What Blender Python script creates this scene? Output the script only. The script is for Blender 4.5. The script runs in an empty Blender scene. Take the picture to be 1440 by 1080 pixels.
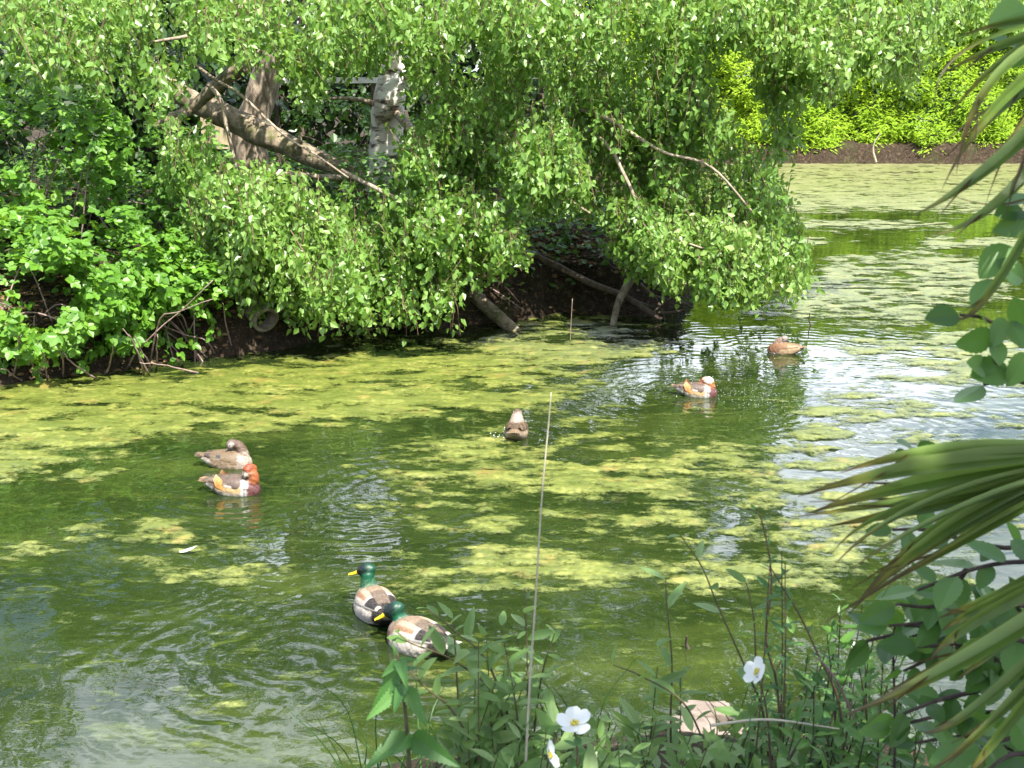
import bpy, math, random
import numpy as np
from mathutils import Vector, kdtree

random.seed(7)
rng = np.random.default_rng(11)
sc = bpy.context.scene
COL = sc.collection

# ------------------------------------------------------------------ camera
CZ, FPX, PITCH = 3.05, 1800.0, math.atan(440 / 1800)
CP, SP = math.cos(PITCH), math.sin(PITCH)
cam_d = bpy.data.cameras.new('camera'); cam = bpy.data.objects.new('camera', cam_d); COL.objects.link(cam)
cam.location = (0, 0, CZ); cam.rotation_euler = (math.pi / 2 - PITCH, 0, 0)
cam_d.sensor_width = 36; cam_d.lens = 45; cam_d.dof.use_dof = True; cam_d.dof.focus_distance = 13.0; cam_d.dof.aperture_fstop = 11.0; cam_d.clip_start = 0.05; cam_d.clip_end = 2000
sc.camera = cam

def ray(u, v):
    u = np.asarray(u, float); v = np.asarray(v, float)
    xc = (u - 720) / FPX; yc = (540 - v) / FPX
    return np.stack([xc, CP + yc * SP, -SP + yc * CP], -1)
def at(u, v, Y):
    d = ray(u, v); t = np.asarray(Y, float) / d[..., 1]
    return d * t[..., None] + np.array([0, 0, CZ])
def onz(u, v, z=0.0):
    d = ray(u, v); t = (z - CZ) / d[..., 2]
    return d * t[..., None] + np.array([0, 0, CZ])
def proj(P):
    q = P - np.array([0, 0, CZ])
    z = q[..., 1] * CP - q[..., 2] * SP
    y = q[..., 1] * SP + q[..., 2] * CP
    return 720 + FPX * q[..., 0] / z, 540 - FPX * y / z

# ------------------------------------------------------------------ noise
_tab = np.random.default_rng(3).random((256, 256))
def vnoise(x, y):
    xi = np.floor(x).astype(int); yi = np.floor(y).astype(int)
    fx = x - xi; fy = y - yi
    fx = fx * fx * fx * (fx * (fx * 6 - 15) + 10); fy = fy * fy * fy * (fy * (fy * 6 - 15) + 10)
    a = _tab[xi & 255, yi & 255]; b = _tab[(xi + 1) & 255, yi & 255]
    c = _tab[xi & 255, (yi + 1) & 255]; d = _tab[(xi + 1) & 255, (yi + 1) & 255]
    return (a * (1 - fx) + b * fx) * (1 - fy) + (c * (1 - fx) + d * fx) * fy
def fbm(x, y, o=4, s=0.0):
    r = 0; a = 0.5; n = 0; x = x + s * 17.3; y = y + s * 9.1
    for i in range(o):
        r = r + a * vnoise(x, y); n += a; a *= 0.5; x = x * 2.03 + 5.2; y = y * 2.03 + 1.7
    return r / n

# ------------------------------------------------------------------ mesh helpers
def norm(a):
    return a / np.maximum(np.linalg.norm(a, axis=-1, keepdims=True), 1e-9)

class Geo:
    def __init__(s): s.v = []; s.f = []; s.n = 0; s.r = []; s.c = []
    def add(s, v, f, r=0.5, c=None):
        v = np.asarray(v, float).reshape(-1, 3)
        s.v.append(v)
        s.f.append([np.asarray(q, int) + s.n for q in (f if isinstance(f, list) else [f])])
        s.r.append(np.broadcast_to(np.asarray(r, float), (len(v),)).copy())
        if c is None: c = np.ones((len(v), 3)) * 0.5
        s.c.append(np.broadcast_to(np.asarray(c, float), (len(v), 3)).copy())
        s.n += len(v)
    def build(s, name, mat, parent=None, smooth=False):
        me = bpy.data.meshes.new(name)
        V = np.concatenate(s.v); R = np.concatenate(s.r); Cc = np.concatenate(s.c)
        loops = []; tot = []
        for fl in s.f:
            for q in fl:
                if len(q) == 0: continue
                q = q.reshape(len(q), -1)
                loops.append(q.ravel()); tot.append(np.full(len(q), q.shape[1]))
        loops = np.concatenate(loops); tot = np.concatenate(tot)
        start = np.concatenate([[0], np.cumsum(tot)[:-1]])
        me.vertices.add(len(V)); me.vertices.foreach_set('co', V.ravel())
        me.loops.add(len(loops)); me.loops.foreach_set('vertex_index', loops.astype(np.int32))
        me.polygons.add(len(tot)); me.polygons.foreach_set('loop_start', start.astype(np.int32))
        me.update(calc_edges=True)
        a = me.attributes.new('rnd', 'FLOAT', 'POINT'); a.data.foreach_set('value', R)
        a = me.attributes.new('tint', 'FLOAT_COLOR', 'POINT')
        a.data.foreach_set('color', np.concatenate([Cc, np.ones((len(Cc), 1))], 1).ravel())
        me.polygons.foreach_set('use_smooth', np.full(len(tot), smooth))
        if mat: me.materials.append(mat)
        me.validate()
        o = bpy.data.objects.new(name, me); COL.objects.link(o)
        if parent: attach(o, parent)
        return o

def attach(o, parent):
    o.parent = parent
    M = parent.location
    # parts are modelled in world space: take the parents' offset out again
    off = Vector((0, 0, 0)); p = parent
    while p is not None: off += p.location; p = p.parent
    o.location = o.location - off

def empty(name, loc, label=None, cat=None, group=None, kind=None):
    o = bpy.data.objects.new(name, None); COL.objects.link(o); o.location = loc; o.empty_display_size = 0.1
    tag(o, label, cat, group, kind); return o
def tag(o, label=None, cat=None, group=None, kind=None):
    if label: o['label'] = label
    if cat: o['category'] = cat
    if group: o['group'] = group
    if kind: o['kind'] = kind
    return o

def curve_pts(pts, n=12):
    P = np.asarray(pts, float)
    if len(P) == 2: return P[0] + (P[1] - P[0]) * np.linspace(0, 1, n)[:, None]
    Q = np.concatenate([[2 * P[0] - P[1]], P, [2 * P[-1] - P[-2]]])
    out = []
    k = max(2, n // (len(P) - 1))
    for i in range(len(P) - 1):
        t = np.linspace(0, 1, k, endpoint=False)[:, None]
        a, b, c, d = Q[i], Q[i + 1], Q[i + 2], Q[i + 3]
        out.append(0.5 * (2 * b + (c - a) * t + (2 * a - 5 * b + 4 * c - d) * t ** 2 + (-a + 3 * b - 3 * c + d) * t ** 3))
    out.append(P[-1:]); return np.concatenate(out)

def tube(g, pts, r0, r1=None, sides=8, wob=0.0, rnd=0.5, col=None, cap=True, rough=0.0):
    P = np.asarray(pts, float); n = len(P)
    if rough:
        k_ = max(n, 70); tq = np.linspace(0, 1, n); tk = np.linspace(0, 1, k_)
        rq = np.linspace(r0, r0 if r1 is None else r1, n) if np.isscalar(r0) else np.asarray(r0, float)
        r0 = np.interp(tk, np.linspace(0, 1, len(rq)), rq); P = np.stack([np.interp(tk, tq, P[:, a_]) for a_ in range(3)], -1); n = k_; sides = max(sides, 26)
    r = np.linspace(r0, r0 if r1 is None else r1, n) if np.isscalar(r0) else np.asarray(r0, float)
    T = norm(np.gradient(P, axis=0))
    ref = np.array([0, 0, 1.0]) if abs(T[:, 2]).mean() < 0.9 else np.array([1.0, 0, 0])
    A = norm(np.cross(T, ref)); B = np.cross(T, A)
    th = np.linspace(0, 2 * np.pi, sides, endpoint=False)
    rr = r[:, None] * np.ones((1, sides))
    if wob and not rough: rr = rr * (1 + wob * (rng.random((n, sides)) - 0.5) * 2)
    if rough:
        sl = np.concatenate([[0], np.cumsum(np.linalg.norm(np.diff(P, axis=0), axis=1))])[:, None] + 0 * th[None]; ct = np.cos(th)[None] + 0 * sl; st_ = np.sin(th)[None] + 0 * sl; o_ = 7 * rng.random()
        rr = rr * (1 + rough * ((fbm(ct * 1.2 + o_, sl * 2.5 + st_ * 1.2, 3, 71) - .5) * 2 + (fbm(ct * 5 + o_, sl * 5 + st_ * 5, 3, 72) - .5) * 1.1))
    V = P[:, None] + rr[..., None] * (np.cos(th)[None, :, None] * A[:, None] + np.sin(th)[None, :, None] * B[:, None])
    V = V.reshape(-1, 3)
    i = np.arange(n - 1)[:, None] * sides; j = np.arange(sides)[None]
    F = np.stack([i + j, i + (j + 1) % sides, i + sides + (j + 1) % sides, i + sides + j], -1).reshape(-1, 4)
    fs = [F]
    if cap:
        fs.append(np.arange(sides)[None, ::-1]); fs.append((np.arange(sides) + (n - 1) * sides)[None])
    g.add(V, fs, rnd, col)

def blade(n, wfn, fold=0.15, curl=0.0, serr=0.0):
    """leaf template: along x 0..1, across y, up z; returns verts, quads"""
    t = np.linspace(0, 1, n + 1)
    w = np.array([wfn(x) for x in t])
    if serr: w = w * (1 - serr * (np.arange(n + 1) % 2))
    z = -curl * t ** 2
    mid = np.stack([t, 0 * t, z], -1)
    R = np.stack([t + (0.03 if serr else 0), w, z + fold * w], -1); L = np.stack([t + (0.03 if serr else 0), -w, z + fold * w], -1)
    V = np.concatenate([mid, R, L]); k = n + 1
    F = []
    for i in range(n):
        F.append([i, i + k, i + 1 + k, i + 1]); F.append([i, i + 1, i + 1 + 2 * k, i + 2 * k])
    return V, np.array(F)
def leaf6(w1, w2, a=0.3, b=0.66, fold=0.1, curl=0.06):
    V = np.array([[0, 0, 0], [a, w1, fold * w1], [b, w2, fold * w2 - curl * .4], [1, 0, -curl], [b, -w2, fold * w2 - curl * .4], [a, -w1, fold * w1]], float)
    return V, np.array([[0, 1, 2, 3], [0, 3, 4, 5]])

def scatter(g, tpl, P, D, N, L, W=1.0, rnd=None, col=None):
    tv, tf = tpl; P = np.asarray(P, float); n = len(P)
    if n == 0: return
    D = norm(np.asarray(D, float)); N = np.asarray(N, float)
    N = norm(N - (N * D).sum(-1, keepdims=True) * D); S = np.cross(N, D)
    L = np.broadcast_to(np.asarray(L, float), (n,)); W = np.broadcast_to(np.asarray(W, float), (n,))
    X = tv[:, 0][None] * L[:, None]; Y = tv[:, 1][None] * (L * W)[:, None]; Z = tv[:, 2][None] * L[:, None]
    V = P[:, None] + X[..., None] * D[:, None] + Y[..., None] * S[:, None] + Z[..., None] * N[:, None]
    k = len(tv)
    F = (tf[None] + (np.arange(n) * k)[:, None, None]).reshape(-1, tf.shape[1])
    if rnd is None: rnd = rng.random(n)
    if col is not None: col = np.repeat(np.broadcast_to(col, (n, 3)), k, 0)
    g.add(V.reshape(-1, 3), F, np.repeat(rnd, k), col)

def rand_dirs(n):
    return norm(rng.normal(size=(n, 3)))
def in_poly(poly, n):
    P = np.asarray(poly, float); lo = P.min(0); hi = P.max(0); out = []
    m = 0
    while m < n:
        q = lo + rng.random((n * 2 + 16, 2)) * (hi - lo)
        ins = inside(P, q); q = q[ins]; out.append(q); m += len(q)
    return np.concatenate(out)[:n]
def inside(P, q):
    r = np.zeros(len(q), bool); j = len(P) - 1
    for i in range(len(P)):
        c = ((P[i, 1] > q[:, 1]) != (P[j, 1] > q[:, 1]))
        with np.errstate(divide='ignore', invalid='ignore'):
            x = (P[j, 0] - P[i, 0]) * (q[:, 1] - P[i, 1]) / (P[j, 1] - P[i, 1]) + P[i, 0]
        r ^= c & (q[:, 0] < x); j = i
    return r
def sdist(P, q):
    """signed distance to polygon, negative inside"""
    P = np.asarray(P, float); d = np.full(len(q), 1e9)
    for i in range(len(P)):
        a = P[i]; b = P[(i + 1) % len(P)]; ab = b - a
        t = np.clip(((q - a) @ ab) / (ab @ ab), 0, 1)
        d = np.minimum(d, np.linalg.norm(q - a - t[:, None] * ab, axis=1))
    return np.where(inside(P, q), -d, d)

# ------------------------------------------------------------------ materials
class NT:
    def __init__(s, name):
        s.m = bpy.data.materials.new(name); s.m.use_nodes = True
        s.t = s.m.node_tree; s.n = s.t.nodes; s.l = s.t.links; s.n.clear()
        s.out = s.n.new('ShaderNodeOutputMaterial')
    def node(s, ty, **kw):
        n = s.n.new(ty)
        for k, v in kw.items():
            if k in n.inputs.keys(): n.inputs[k].default_value = v
            else: setattr(n, k, v)
        return n
    def link(s, a, b): s.l.new(a, b)
    def math(s, op, a, b=None, c=None):
        n = s.n.new('ShaderNodeMath'); n.operation = op
        for i, x in enumerate((a, b, c)):
            if x is None: continue
            if isinstance(x, (int, float)): n.inputs[i].default_value = x
            else: s.l.new(x, n.inputs[i])
        return n.outputs[0]
    def mix(s, f, a, b):
        n = s.n.new('ShaderNodeMix'); n.data_type = 'RGBA'
        for sock, x in ((n.inputs[0], f), (n.inputs[6], a), (n.inputs[7], b)):
            if isinstance(x, (int, float)): sock.default_value = x
            elif isinstance(x, (tuple, list)): sock.default_value = (*x[:3], 1)
            else: s.l.new(x, sock)
        return n.outputs[2]
    def ramp(s, f, stops):
        n = s.n.new('ShaderNodeValToRGB'); e = n.color_ramp.elements
        while len(e) < len(stops): e.new(0.5)
        for el, (p, c) in zip(e, stops):
            el.position = p; el.color = (*(c if isinstance(c, (tuple, list)) else (c, c, c)), 1)
        s.l.new(f, n.inputs[0]); return n.outputs[0]
    def coords(s, kind='Object', scale=(1, 1, 1)):
        tc = s.n.new('ShaderNodeTexCoord'); mp = s.n.new('ShaderNodeMapping'); mp.inputs['Scale'].default_value = scale
        s.l.new(tc.outputs[kind], mp.inputs[0]); return mp.outputs[0]
    def noise(s, vec, scale, detail=3, rough=0.55):
        n = s.n.new('ShaderNodeTexNoise'); n.inputs['Scale'].default_value = scale
        n.inputs['Detail'].default_value = detail; n.inputs['Roughness'].default_value = rough
        s.l.new(vec, n.inputs['Vector']); return n.outputs[0]
    def attr(s, name):
        n = s.n.new('ShaderNodeAttribute'); n.attribute_name = name; return n
    def bump(s, h, strength=0.5, dist=0.01):
        n = s.n.new('ShaderNodeBump'); n.inputs['Strength'].default_value = strength; n.inputs['Distance'].default_value = dist
        s.l.new(h, n.inputs['Height']); return n.outputs[0]
    def principled(s, col, rough=0.6, spec=0.5, normal=None, **kw):
        n = s.n.new('ShaderNodeBsdfPrincipled')
        for k, x in (('Base Color', col), ('Roughness', rough)):
            if isinstance(x, (int, float)): n.inputs[k].default_value = x
            elif isinstance(x, (tuple, list)): n.inputs[k].default_value = (*x[:3], 1)
            else: s.l.new(x, n.inputs[k])
        n.inputs['Specular IOR Level'].default_value = spec
        for k, x in kw.items(): n.inputs[k].default_value = x
        if normal is not None: s.l.new(normal, n.inputs['Normal'])
        return n
    def done(s, sh): s.l.new(sh.outputs[0] if hasattr(sh, 'outputs') else sh, s.out.inputs[0]); return s.m

def leaf_mat(name, dark, mid, light, trans=0.3, rough=0.38, spec=0.5, tcol=None, tint=False):
    t = NT(name)
    r = t.attr('rnd').outputs['Fac']
    c = t.ramp(r, [(0.0, dark), (0.55, mid), (1.0, light)])
    nz = t.noise(t.coords('Object'), 9.0, 2)
    c = t.mix(t.math('MULTIPLY', nz, 0.5), c, tuple(x * 0.72 for x in mid))
    if tint: c = t.attr('tint').outputs['Color']
    p = t.principled(c, rough, spec)
    tr = t.node('ShaderNodeBsdfTranslucent')
    tc = t.mix(0.5, c, tcol or (light[0] * 1.5, light[1] * 1.5, light[2] * 0.7))
    if tint: tc = t.mix(0.3, c, tcol or light)
    t.link(tc, tr.inputs[0])
    ms = t.node('ShaderNodeMixShader'); ms.inputs[0].default_value = trans
    t.link(p.outputs[0], ms.inputs[1]); t.link(tr.outputs[0], ms.inputs[2])
    return t.done(ms)

def bark_mat(name, a, b, scale=14, stretch=(1, 1, 0.35), bump=0.6, rough=0.85, moss=False):
    t = NT(name); v = t.coords('Object', stretch)
    n = t.noise(v, scale, 5, 0.65); n2 = t.noise(v, scale * 0.2, 2)
    c = t.mix(t.ramp(n, [(0.35, 0.0), (0.65, 1.0)]), a, b)
    c = t.mix(t.math('MULTIPLY', n2, 0.5), c, tuple(x * 0.5 for x in a))
    if moss:
        n3 = t.noise(t.coords('Object'), 3.5, 4, 0.7); c = t.mix(t.ramp(n3, [(0.50, 0.0), (0.66, 0.75)]), c, (0.07, 0.085, 0.02))
        n4 = t.noise(t.coords('Object', (1, 1, 3)), 11, 3, 0.7); c = t.mix(t.ramp(n4, [(0.60, 0.0), (0.70, 0.8)]), c, (0.42, 0.37, 0.30))
    return t.done(t.principled(c, rough, 0.3, t.bump(n, bump, 0.03)))

M = {}
M['birch_leaf'] = leaf_mat('birch_leaf', (0.07, 0.155, 0.026), (0.155, 0.295, 0.048), (0.30, 0.45, 0.12), 0.40, 0.38, 0.6)
M['bramble_leaf'] = leaf_mat('bramble_leaf', (0.045, 0.125, 0.012), (0.11, 0.26, 0.022), (0.21, 0.38, 0.04), 0.34, 0.45, 0.5)
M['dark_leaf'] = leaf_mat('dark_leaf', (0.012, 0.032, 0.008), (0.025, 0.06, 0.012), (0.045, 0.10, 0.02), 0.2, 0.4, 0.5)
M['hedge_leaf'] = leaf_mat('hedge_leaf', (0.09, 0.20, 0.008), (0.22, 0.37, 0.014), (0.34, 0.48, 0.025), 0.3, 0.6, 0.25)
M['ground_leaf'] = leaf_mat('ground_leaf', (0.035, 0.10, 0.014), (0.075, 0.18, 0.025), (0.13, 0.27, 0.04), 0.28, 0.45, 0.4)
M['willow_leaf'] = leaf_mat('willow_leaf', (0.075, 0.15, 0.035), (0.14, 0.26, 0.065), (0.30, 0.42, 0.18), 0.42, 0.45, 0.4)
M['nettle_leaf'] = leaf_mat('nettle_leaf', (0.04, 0.115, 0.028), (0.075, 0.19, 0.045), (0.13, 0.27, 0.07), 0.36, 0.5, 0.4)
M['alder_leaf'] = leaf_mat('alder_leaf', (0.035, 0.09, 0.022), (0.075, 0.18, 0.035), (0.15, 0.29, 0.07), 0.4, 0.4, 0.5)
M['palm_leaf'] = leaf_mat('palm_leaf', (0.05, 0.09, 0.02), (0.08, 0.14, 0.03), (0.16, 0.22, 0.05), 0.42, 0.36, 0.5, tint=True)
M['petal'] = leaf_mat('petal', (0.75, 0.77, 0.72), (0.8, 0.82, 0.78), (0.85, 0.86, 0.83), 0.25, 0.6, 0.3, tcol=(0.8, 0.85, 0.8))
M['dry_leaf'] = leaf_mat('dry_leaf', (0.10, 0.06, 0.03), (0.18, 0.11, 0.055), (0.28, 0.19, 0.10), 0.1, 0.7, 0.2)
M['brown_bark'] = bark_mat('brown_bark', (0.07, 0.05, 0.035), (0.19, 0.145, 0.105))
M['log_bark'] = bark_mat('log_bark', (0.10, 0.08, 0.05), (0.38, 0.30, 0.21), 9, moss=True, bump=0.9)
M['grey_bark'] = bark_mat('grey_bark', (0.15, 0.11, 0.08), (0.50, 0.41, 0.31), 16)
M['twig_bark'] = bark_mat('twig_bark', (0.12, 0.075, 0.05), (0.22, 0.15, 0.10), 20)
M['cane_bark'] = bark_mat('cane_bark', (0.20, 0.13, 0.11), (0.42, 0.31, 0.28), 25)
M['green_stem'] = bark_mat('green_stem', (0.09, 0.08, 0.04), (0.16, 0.14, 0.07), 30, bump=0.2)
M['dark_stem'] = bark_mat('dark_stem', (0.04, 0.03, 0.025), (0.10, 0.07, 0.06), 30, bump=0.2)
M['straw'] = bark_mat('straw', (0.46, 0.42, 0.30), (0.60, 0.55, 0.42), 30, bump=0.1)

t = NT('birch_bark'); v = t.coords('Object', (0.6, 0.6, 2.2))
n1 = t.noise(v, 5.0, 5, 0.7); n2 = t.noise(t.coords('Object', (1, 1, 0.6)), 2.2, 3)
c = t.mix(t.ramp(n1, [(0.52, 0.0), (0.62, 1.0)]), (0.68, 0.63, 0.56), (0.06, 0.045, 0.035))
c = t.mix(t.ramp(n2, [(0.5, 0.0), (0.72, 0.8)]), c, (0.26, 0.19, 0.14))
M['birch_bark'] = t.done(t.principled(c, 0.7, 0.3, t.bump(n1, 0.5, 0.02)))

t = NT('concrete'); v = t.coords('Object'); n1 = t.noise(v, 12, 5, 0.7)
M['concrete'] = t.done(t.principled(t.ramp(n1, [(0.3, (0.10, 0.08, 0.06)), (0.7, (0.34, 0.29, 0.23))]), 0.9, 0.2, t.bump(n1, 0.4, 0.02)))
t = NT('plank'); v = t.coords('Object', (14, 14, 1.2)); n1 = t.noise(v, 3, 4, 0.6)
M['plank'] = t.done(t.principled(t.ramp(n1, [(0.3, (0.30, 0.24, 0.14)), (0.7, (0.52, 0.45, 0.31))]), 0.8, 0.2))
t = NT('white_paint'); n1 = t.noise(t.coords('Object'), 6, 4)
M['white_paint'] = t.done(t.principled(t.ramp(n1, [(0.3, (0.66, 0.60, 0.56)), (0.7, (0.8, 0.77, 0.74))]), 0.6, 0.3))
t = NT('pale_stone'); v = t.coords('Object'); n1 = t.noise(v, 9, 6, 0.7); n2 = t.noise(v, 40, 3)
M['pale_stone'] = t.done(t.principled(t.mix(t.math('MULTIPLY', n2, 0.4), t.ramp(n1, [(0.3, (0.10, 0.08, 0.065)), (0.70, (0.27, 0.215, 0.185))]), (0.22, 0.17, 0.13)), 0.85, 0.25, t.bump(n1, 0.5, 0.02)))

# ground
t = NT('bank_soil'); v = t.coords('Object'); n1 = t.noise(v, 1.3, 5, 0.65); n2 = t.noise(v, 11, 6, 0.7); n3 = t.noise(v, 45, 3, 0.6)
c = t.ramp(n2, [(0.30, (0.016, 0.011, 0.007)), (0.55, (0.042, 0.029, 0.018)), (0.80, (0.19, 0.13, 0.08))])
c = t.mix(t.ramp(n1, [(0.52, 0.0), (0.7, 0.6)]), c, (0.05, 0.065, 0.018))
c = t.mix(t.ramp(n3, [(0.62, 0.0), (0.72, 0.55)]), c, (0.36, 0.28, 0.20))
hh = t.math('ADD', t.math('MULTIPLY', n2, 1.0), t.math('MULTIPLY', n3, 0.35))
M['soil'] = t.done(t.principled(c, 0.92, 0.2, t.bump(hh, 0.9, 0.07)))

# ------------------------------------------------------------------ lighting
SUN = np.array([0.25, -0.46, 0.83]); SUN = SUN / np.linalg.norm(SUN)
sd = bpy.data.lights.new('sun', 'SUN'); so = bpy.data.objects.new('sun', sd); COL.objects.link(so)
sd.energy = 5.0; sd.angle = math.radians(0.5); sd.color = (1.0, 0.95, 0.86)
so.rotation_euler = Vector(SUN).to_track_quat('Z', 'Y').to_euler()
so.location = (10, -10, 20)
w = bpy.data.worlds.new('World'); sc.world = w; w.use_nodes = True
wn = w.node_tree.nodes; bg = wn['Background']
sky = wn.new('ShaderNodeTexSky'); sky.sky_type = 'NISHITA'; sky.sun_disc = False
sky.sun_elevation = math.asin(SUN[2]); sky.sun_rotation = math.atan2(SUN[0], SUN[1])
sky.dust_density = 2.0; sky.air_density = 1.0; sky.ozone_density = 1.2
# broken white cloud over the blue
wl = w.node_tree.links
wtc = wn.new('ShaderNodeTexCoord'); wmp = wn.new('ShaderNodeMapping'); wmp.inputs['Scale'].default_value = (1.0, 1.0, 2.6); wl.new(wtc.outputs['Generated'], wmp.inputs[0])
wnz = wn.new('ShaderNodeTexNoise'); wnz.inputs['Scale'].default_value = 2.1; wnz.inputs['Detail'].default_value = 6; wnz.inputs['Roughness'].default_value = 0.6; wl.new(wmp.outputs[0], wnz.inputs['Vector'])
wrp = wn.new('ShaderNodeValToRGB'); wrp.color_ramp.elements[0].position = 0.47; wrp.color_ramp.elements[1].position = 0.60; wsp = wn.new('ShaderNodeSeparateXYZ'); wl.new(wtc.outputs['Generated'], wsp.inputs[0])
wlow = wn.new('ShaderNodeMapRange'); wlow.inputs[1].default_value = 0.10; wlow.inputs[2].default_value = 0.55; wlow.inputs[3].default_value = 0.11; wlow.inputs[4].default_value = -0.02; wl.new(wsp.outputs[2], wlow.inputs[0])
wad = wn.new('ShaderNodeMath'); wl.new(wnz.outputs[0], wad.inputs[0]); wl.new(wlow.outputs[0], wad.inputs[1]); wl.new(wad.outputs[0], wrp.inputs[0])
# the cloud bank stands over the far side of the pond; overhead and behind the sky is clear
wfr = wn.new('ShaderNodeMapRange'); wfr.inputs[1].default_value = -0.05; wfr.inputs[2].default_value = 0.45; wfr.inputs[3].default_value = 0.22; wl.new(wsp.outputs[1], wfr.inputs[0])
wml = wn.new('ShaderNodeMath'); wml.operation = 'MULTIPLY'; wl.new(wrp.outputs[0], wml.inputs[0]); wl.new(wfr.outputs[0], wml.inputs[1])
wmx = wn.new('ShaderNodeMix'); wmx.data_type = 'RGBA'; wl.new(wml.outputs[0], wmx.inputs[0]); wl.new(sky.outputs[0], wmx.inputs[6]); wmx.inputs[7].default_value = (12.4, 13.2, 14.6, 1)
wl.new(wmx.outputs[2], bg.inputs[0]); bg.inputs[1].default_value = 0.11
sc.view_settings.view_transform = 'Standard'; sc.view_settings.look = 'None'
sc.view_settings.exposure = 1.5; sc.view_settings.gamma = 1
sc.render.engine = 'CYCLES'
cy = sc.cycles
cy.max_bounces = 6; cy.diffuse_bounces = 3; cy.glossy_bounces = 3; cy.transmission_bounces = 4; cy.transparent_max_bounces = 8
cy.caustics_reflective = False; cy.caustics_refractive = False; cy.sample_clamp_indirect = 6
cy.use_denoising = True
try: cy.denoising_input_passes = 'RGB_ALBEDO_NORMAL'; cy.denoising_prefilter = 'ACCURATE'
except Exception: pass

# ------------------------------------------------------------------ terrain
LB = [(-260, 575), (-120, 560), (0, 545), (100, 531), (200, 520), (300, 502), (380, 493), (430, 480), (480, 464), (560, 464), (640, 462), (720, 453), (800, 440), (870, 446), (950, 436)]
lb = [tuple(onz(u, v)[:2]) for u, v in LB]
lb_end = lb[-1]
POND = [(-14, 5.0), (-6, 5.0), (-2, 5.1), (-0.5, 5.3), (0.5, 5.55), (1.4, 5.5), (2.2, 5.1), (4, 4.6), (9, 8), (14, 16), (24, 34), (30, 42.0)]
fb = [(26, 43.6), (20, 43.3), (17, 43.9), (15, 43.5), (13, 44.0), (11, 43.6), (9, 43.9), (7, 44.2), (5, 43.5), (3.0, 42.0)]
POND = POND + fb + [(1.6, 34), (1.4, 26), (2.6, 20), (lb_end[0] + 0.5, lb_end[1] + 1.2)] + lb[::-1] + [(-16, 9.0)]
POND = np.array(POND)

def land_h(x, y):
    q = np.stack([x.ravel(), y.ravel()], -1)
    d = sdist(POND, q).reshape(x.shape)
    wob = (fbm(x * 1.1, y * 1.1, 4, 1) - 0.5)
    d = d + wob * 0.5 + (fbm(x * 5, y * 5, 2, 2) - 0.5) * 0.12
    near = np.clip((9 - y) / 2.0, 0, 1)
    # near bank: even slope; other banks: a cut edge then a gentle rise
    hn = 1.42 * np.clip(d / 3.2, 0, 1) ** 0.9
    cut = np.clip(d / 0.28, 0, 1); cut = cut * cut * (3 - 2 * cut)
    far = np.clip((y - 36) / 4, 0, 1)
    hf = cut * (0.40 + 0.25 * fbm(x * 0.9, y * 0.9, 3, 4) + 0.1 * far) + 0.95 * np.clip((d - 0.2) / 3.2, 0, 1) + 0.25 * np.clip((d - 3) / 20, 0, 1)
    h = hn * near + hf * (1 - near)
    h = h + np.clip(d, 0, 0.6) / 0.6 * (fbm(x * 2.2, y * 2.2, 4, 5) - 0.5) * (0.22 - 0.12 * near)
    h = np.where(d <= 0, np.maximum(d * 0.6, -0.7) - 0.01, h)
    return h

def hfun(x, y):
    return float(land_h(np.array([float(x)]), np.array([float(y)]))[0])

def seg(*a):
    return np.unique(np.concatenate([np.arange(p, q, s) for p, q, s in a]))
xs = seg((-400, -60, 40), (-60, -14, 3), (-14, -9, 0.4), (-9, 5, 0.085), (5, 24, 0.3), (24, 60, 3), (60, 440, 40))
ys = seg((-300, -20, 40), (-20, 0, 2), (0, 7.0, 0.1), (7, 11, 0.5), (11, 20, 0.075), (20, 42, 0.6), (42, 45.5, 0.1), (45.5, 60, 1.2), (60, 700, 40))
X, Y = np.meshgrid(xs, ys); Z = land_h(X, Y)
g = Geo(); nx = len(xs); ny = len(ys)
i = np.arange(ny - 1)[:, None] * nx + np.arange(nx - 1)[None]
g.add(np.stack([X, Y, Z], -1).reshape(-1, 3), np.stack([i, i + 1, i + nx + 1, i + nx], -1).reshape(-1, 4))
tag(g.build('ground', M['soil'], smooth=True), kind='structure')

# ------------------------------------------------------------------ ducks: positions first (the water's rings use them)
DUCKS = {
    'mallard_back': onz(531, 866), 'mallard_front': onz(592, 912), 'hen_left': onz(318, 655), 'drake_left': onz(327, 692),
    'hen_mid': onz(726, 614), 'drake_right': onz(978, 556), 'hen_right': onz(1104, 497)}

# ------------------------------------------------------------------ water
t = NT('pond_water'); tc = t.n.new('ShaderNodeTexCoord'); P = tc.outputs['Object']
sep = t.n.new('ShaderNodeSeparateXYZ'); t.link(P, sep.inputs[0])
def ring(cx, cy, k, amp, dec, r0=0.0):
    dx = t.math('SUBTRACT', sep.outputs[0], cx); dy = t.math('SUBTRACT', sep.outputs[1], cy)
    r = t.math('ADD', t.math('SQRT', t.math('ADD', t.math('MULTIPLY', dx, dx), t.math('MULTIPLY', dy, dy))), WARP)
    return t.math('MULTIPLY', BRK, t.math('MULTIPLY', t.math('SINE', t.math('MULTIPLY', r, k)), t.math('MULTIPLY', t.math('EXPONENT', t.math('MULTIPLY', r, -dec)), amp)))
BRK = t.ramp(t.noise(P, 1.6, 3), [(0.36, 0.12), (0.60, 1.25)])
WARP = t.math('MULTIPLY', t.noise(P, 1.9, 4), 0.42)
H = None
mp = t.n.new('ShaderNodeMapping'); mp.inputs['Scale'].default_value = (0.42, 1.0, 1); t.link(P, mp.inputs[0])
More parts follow.
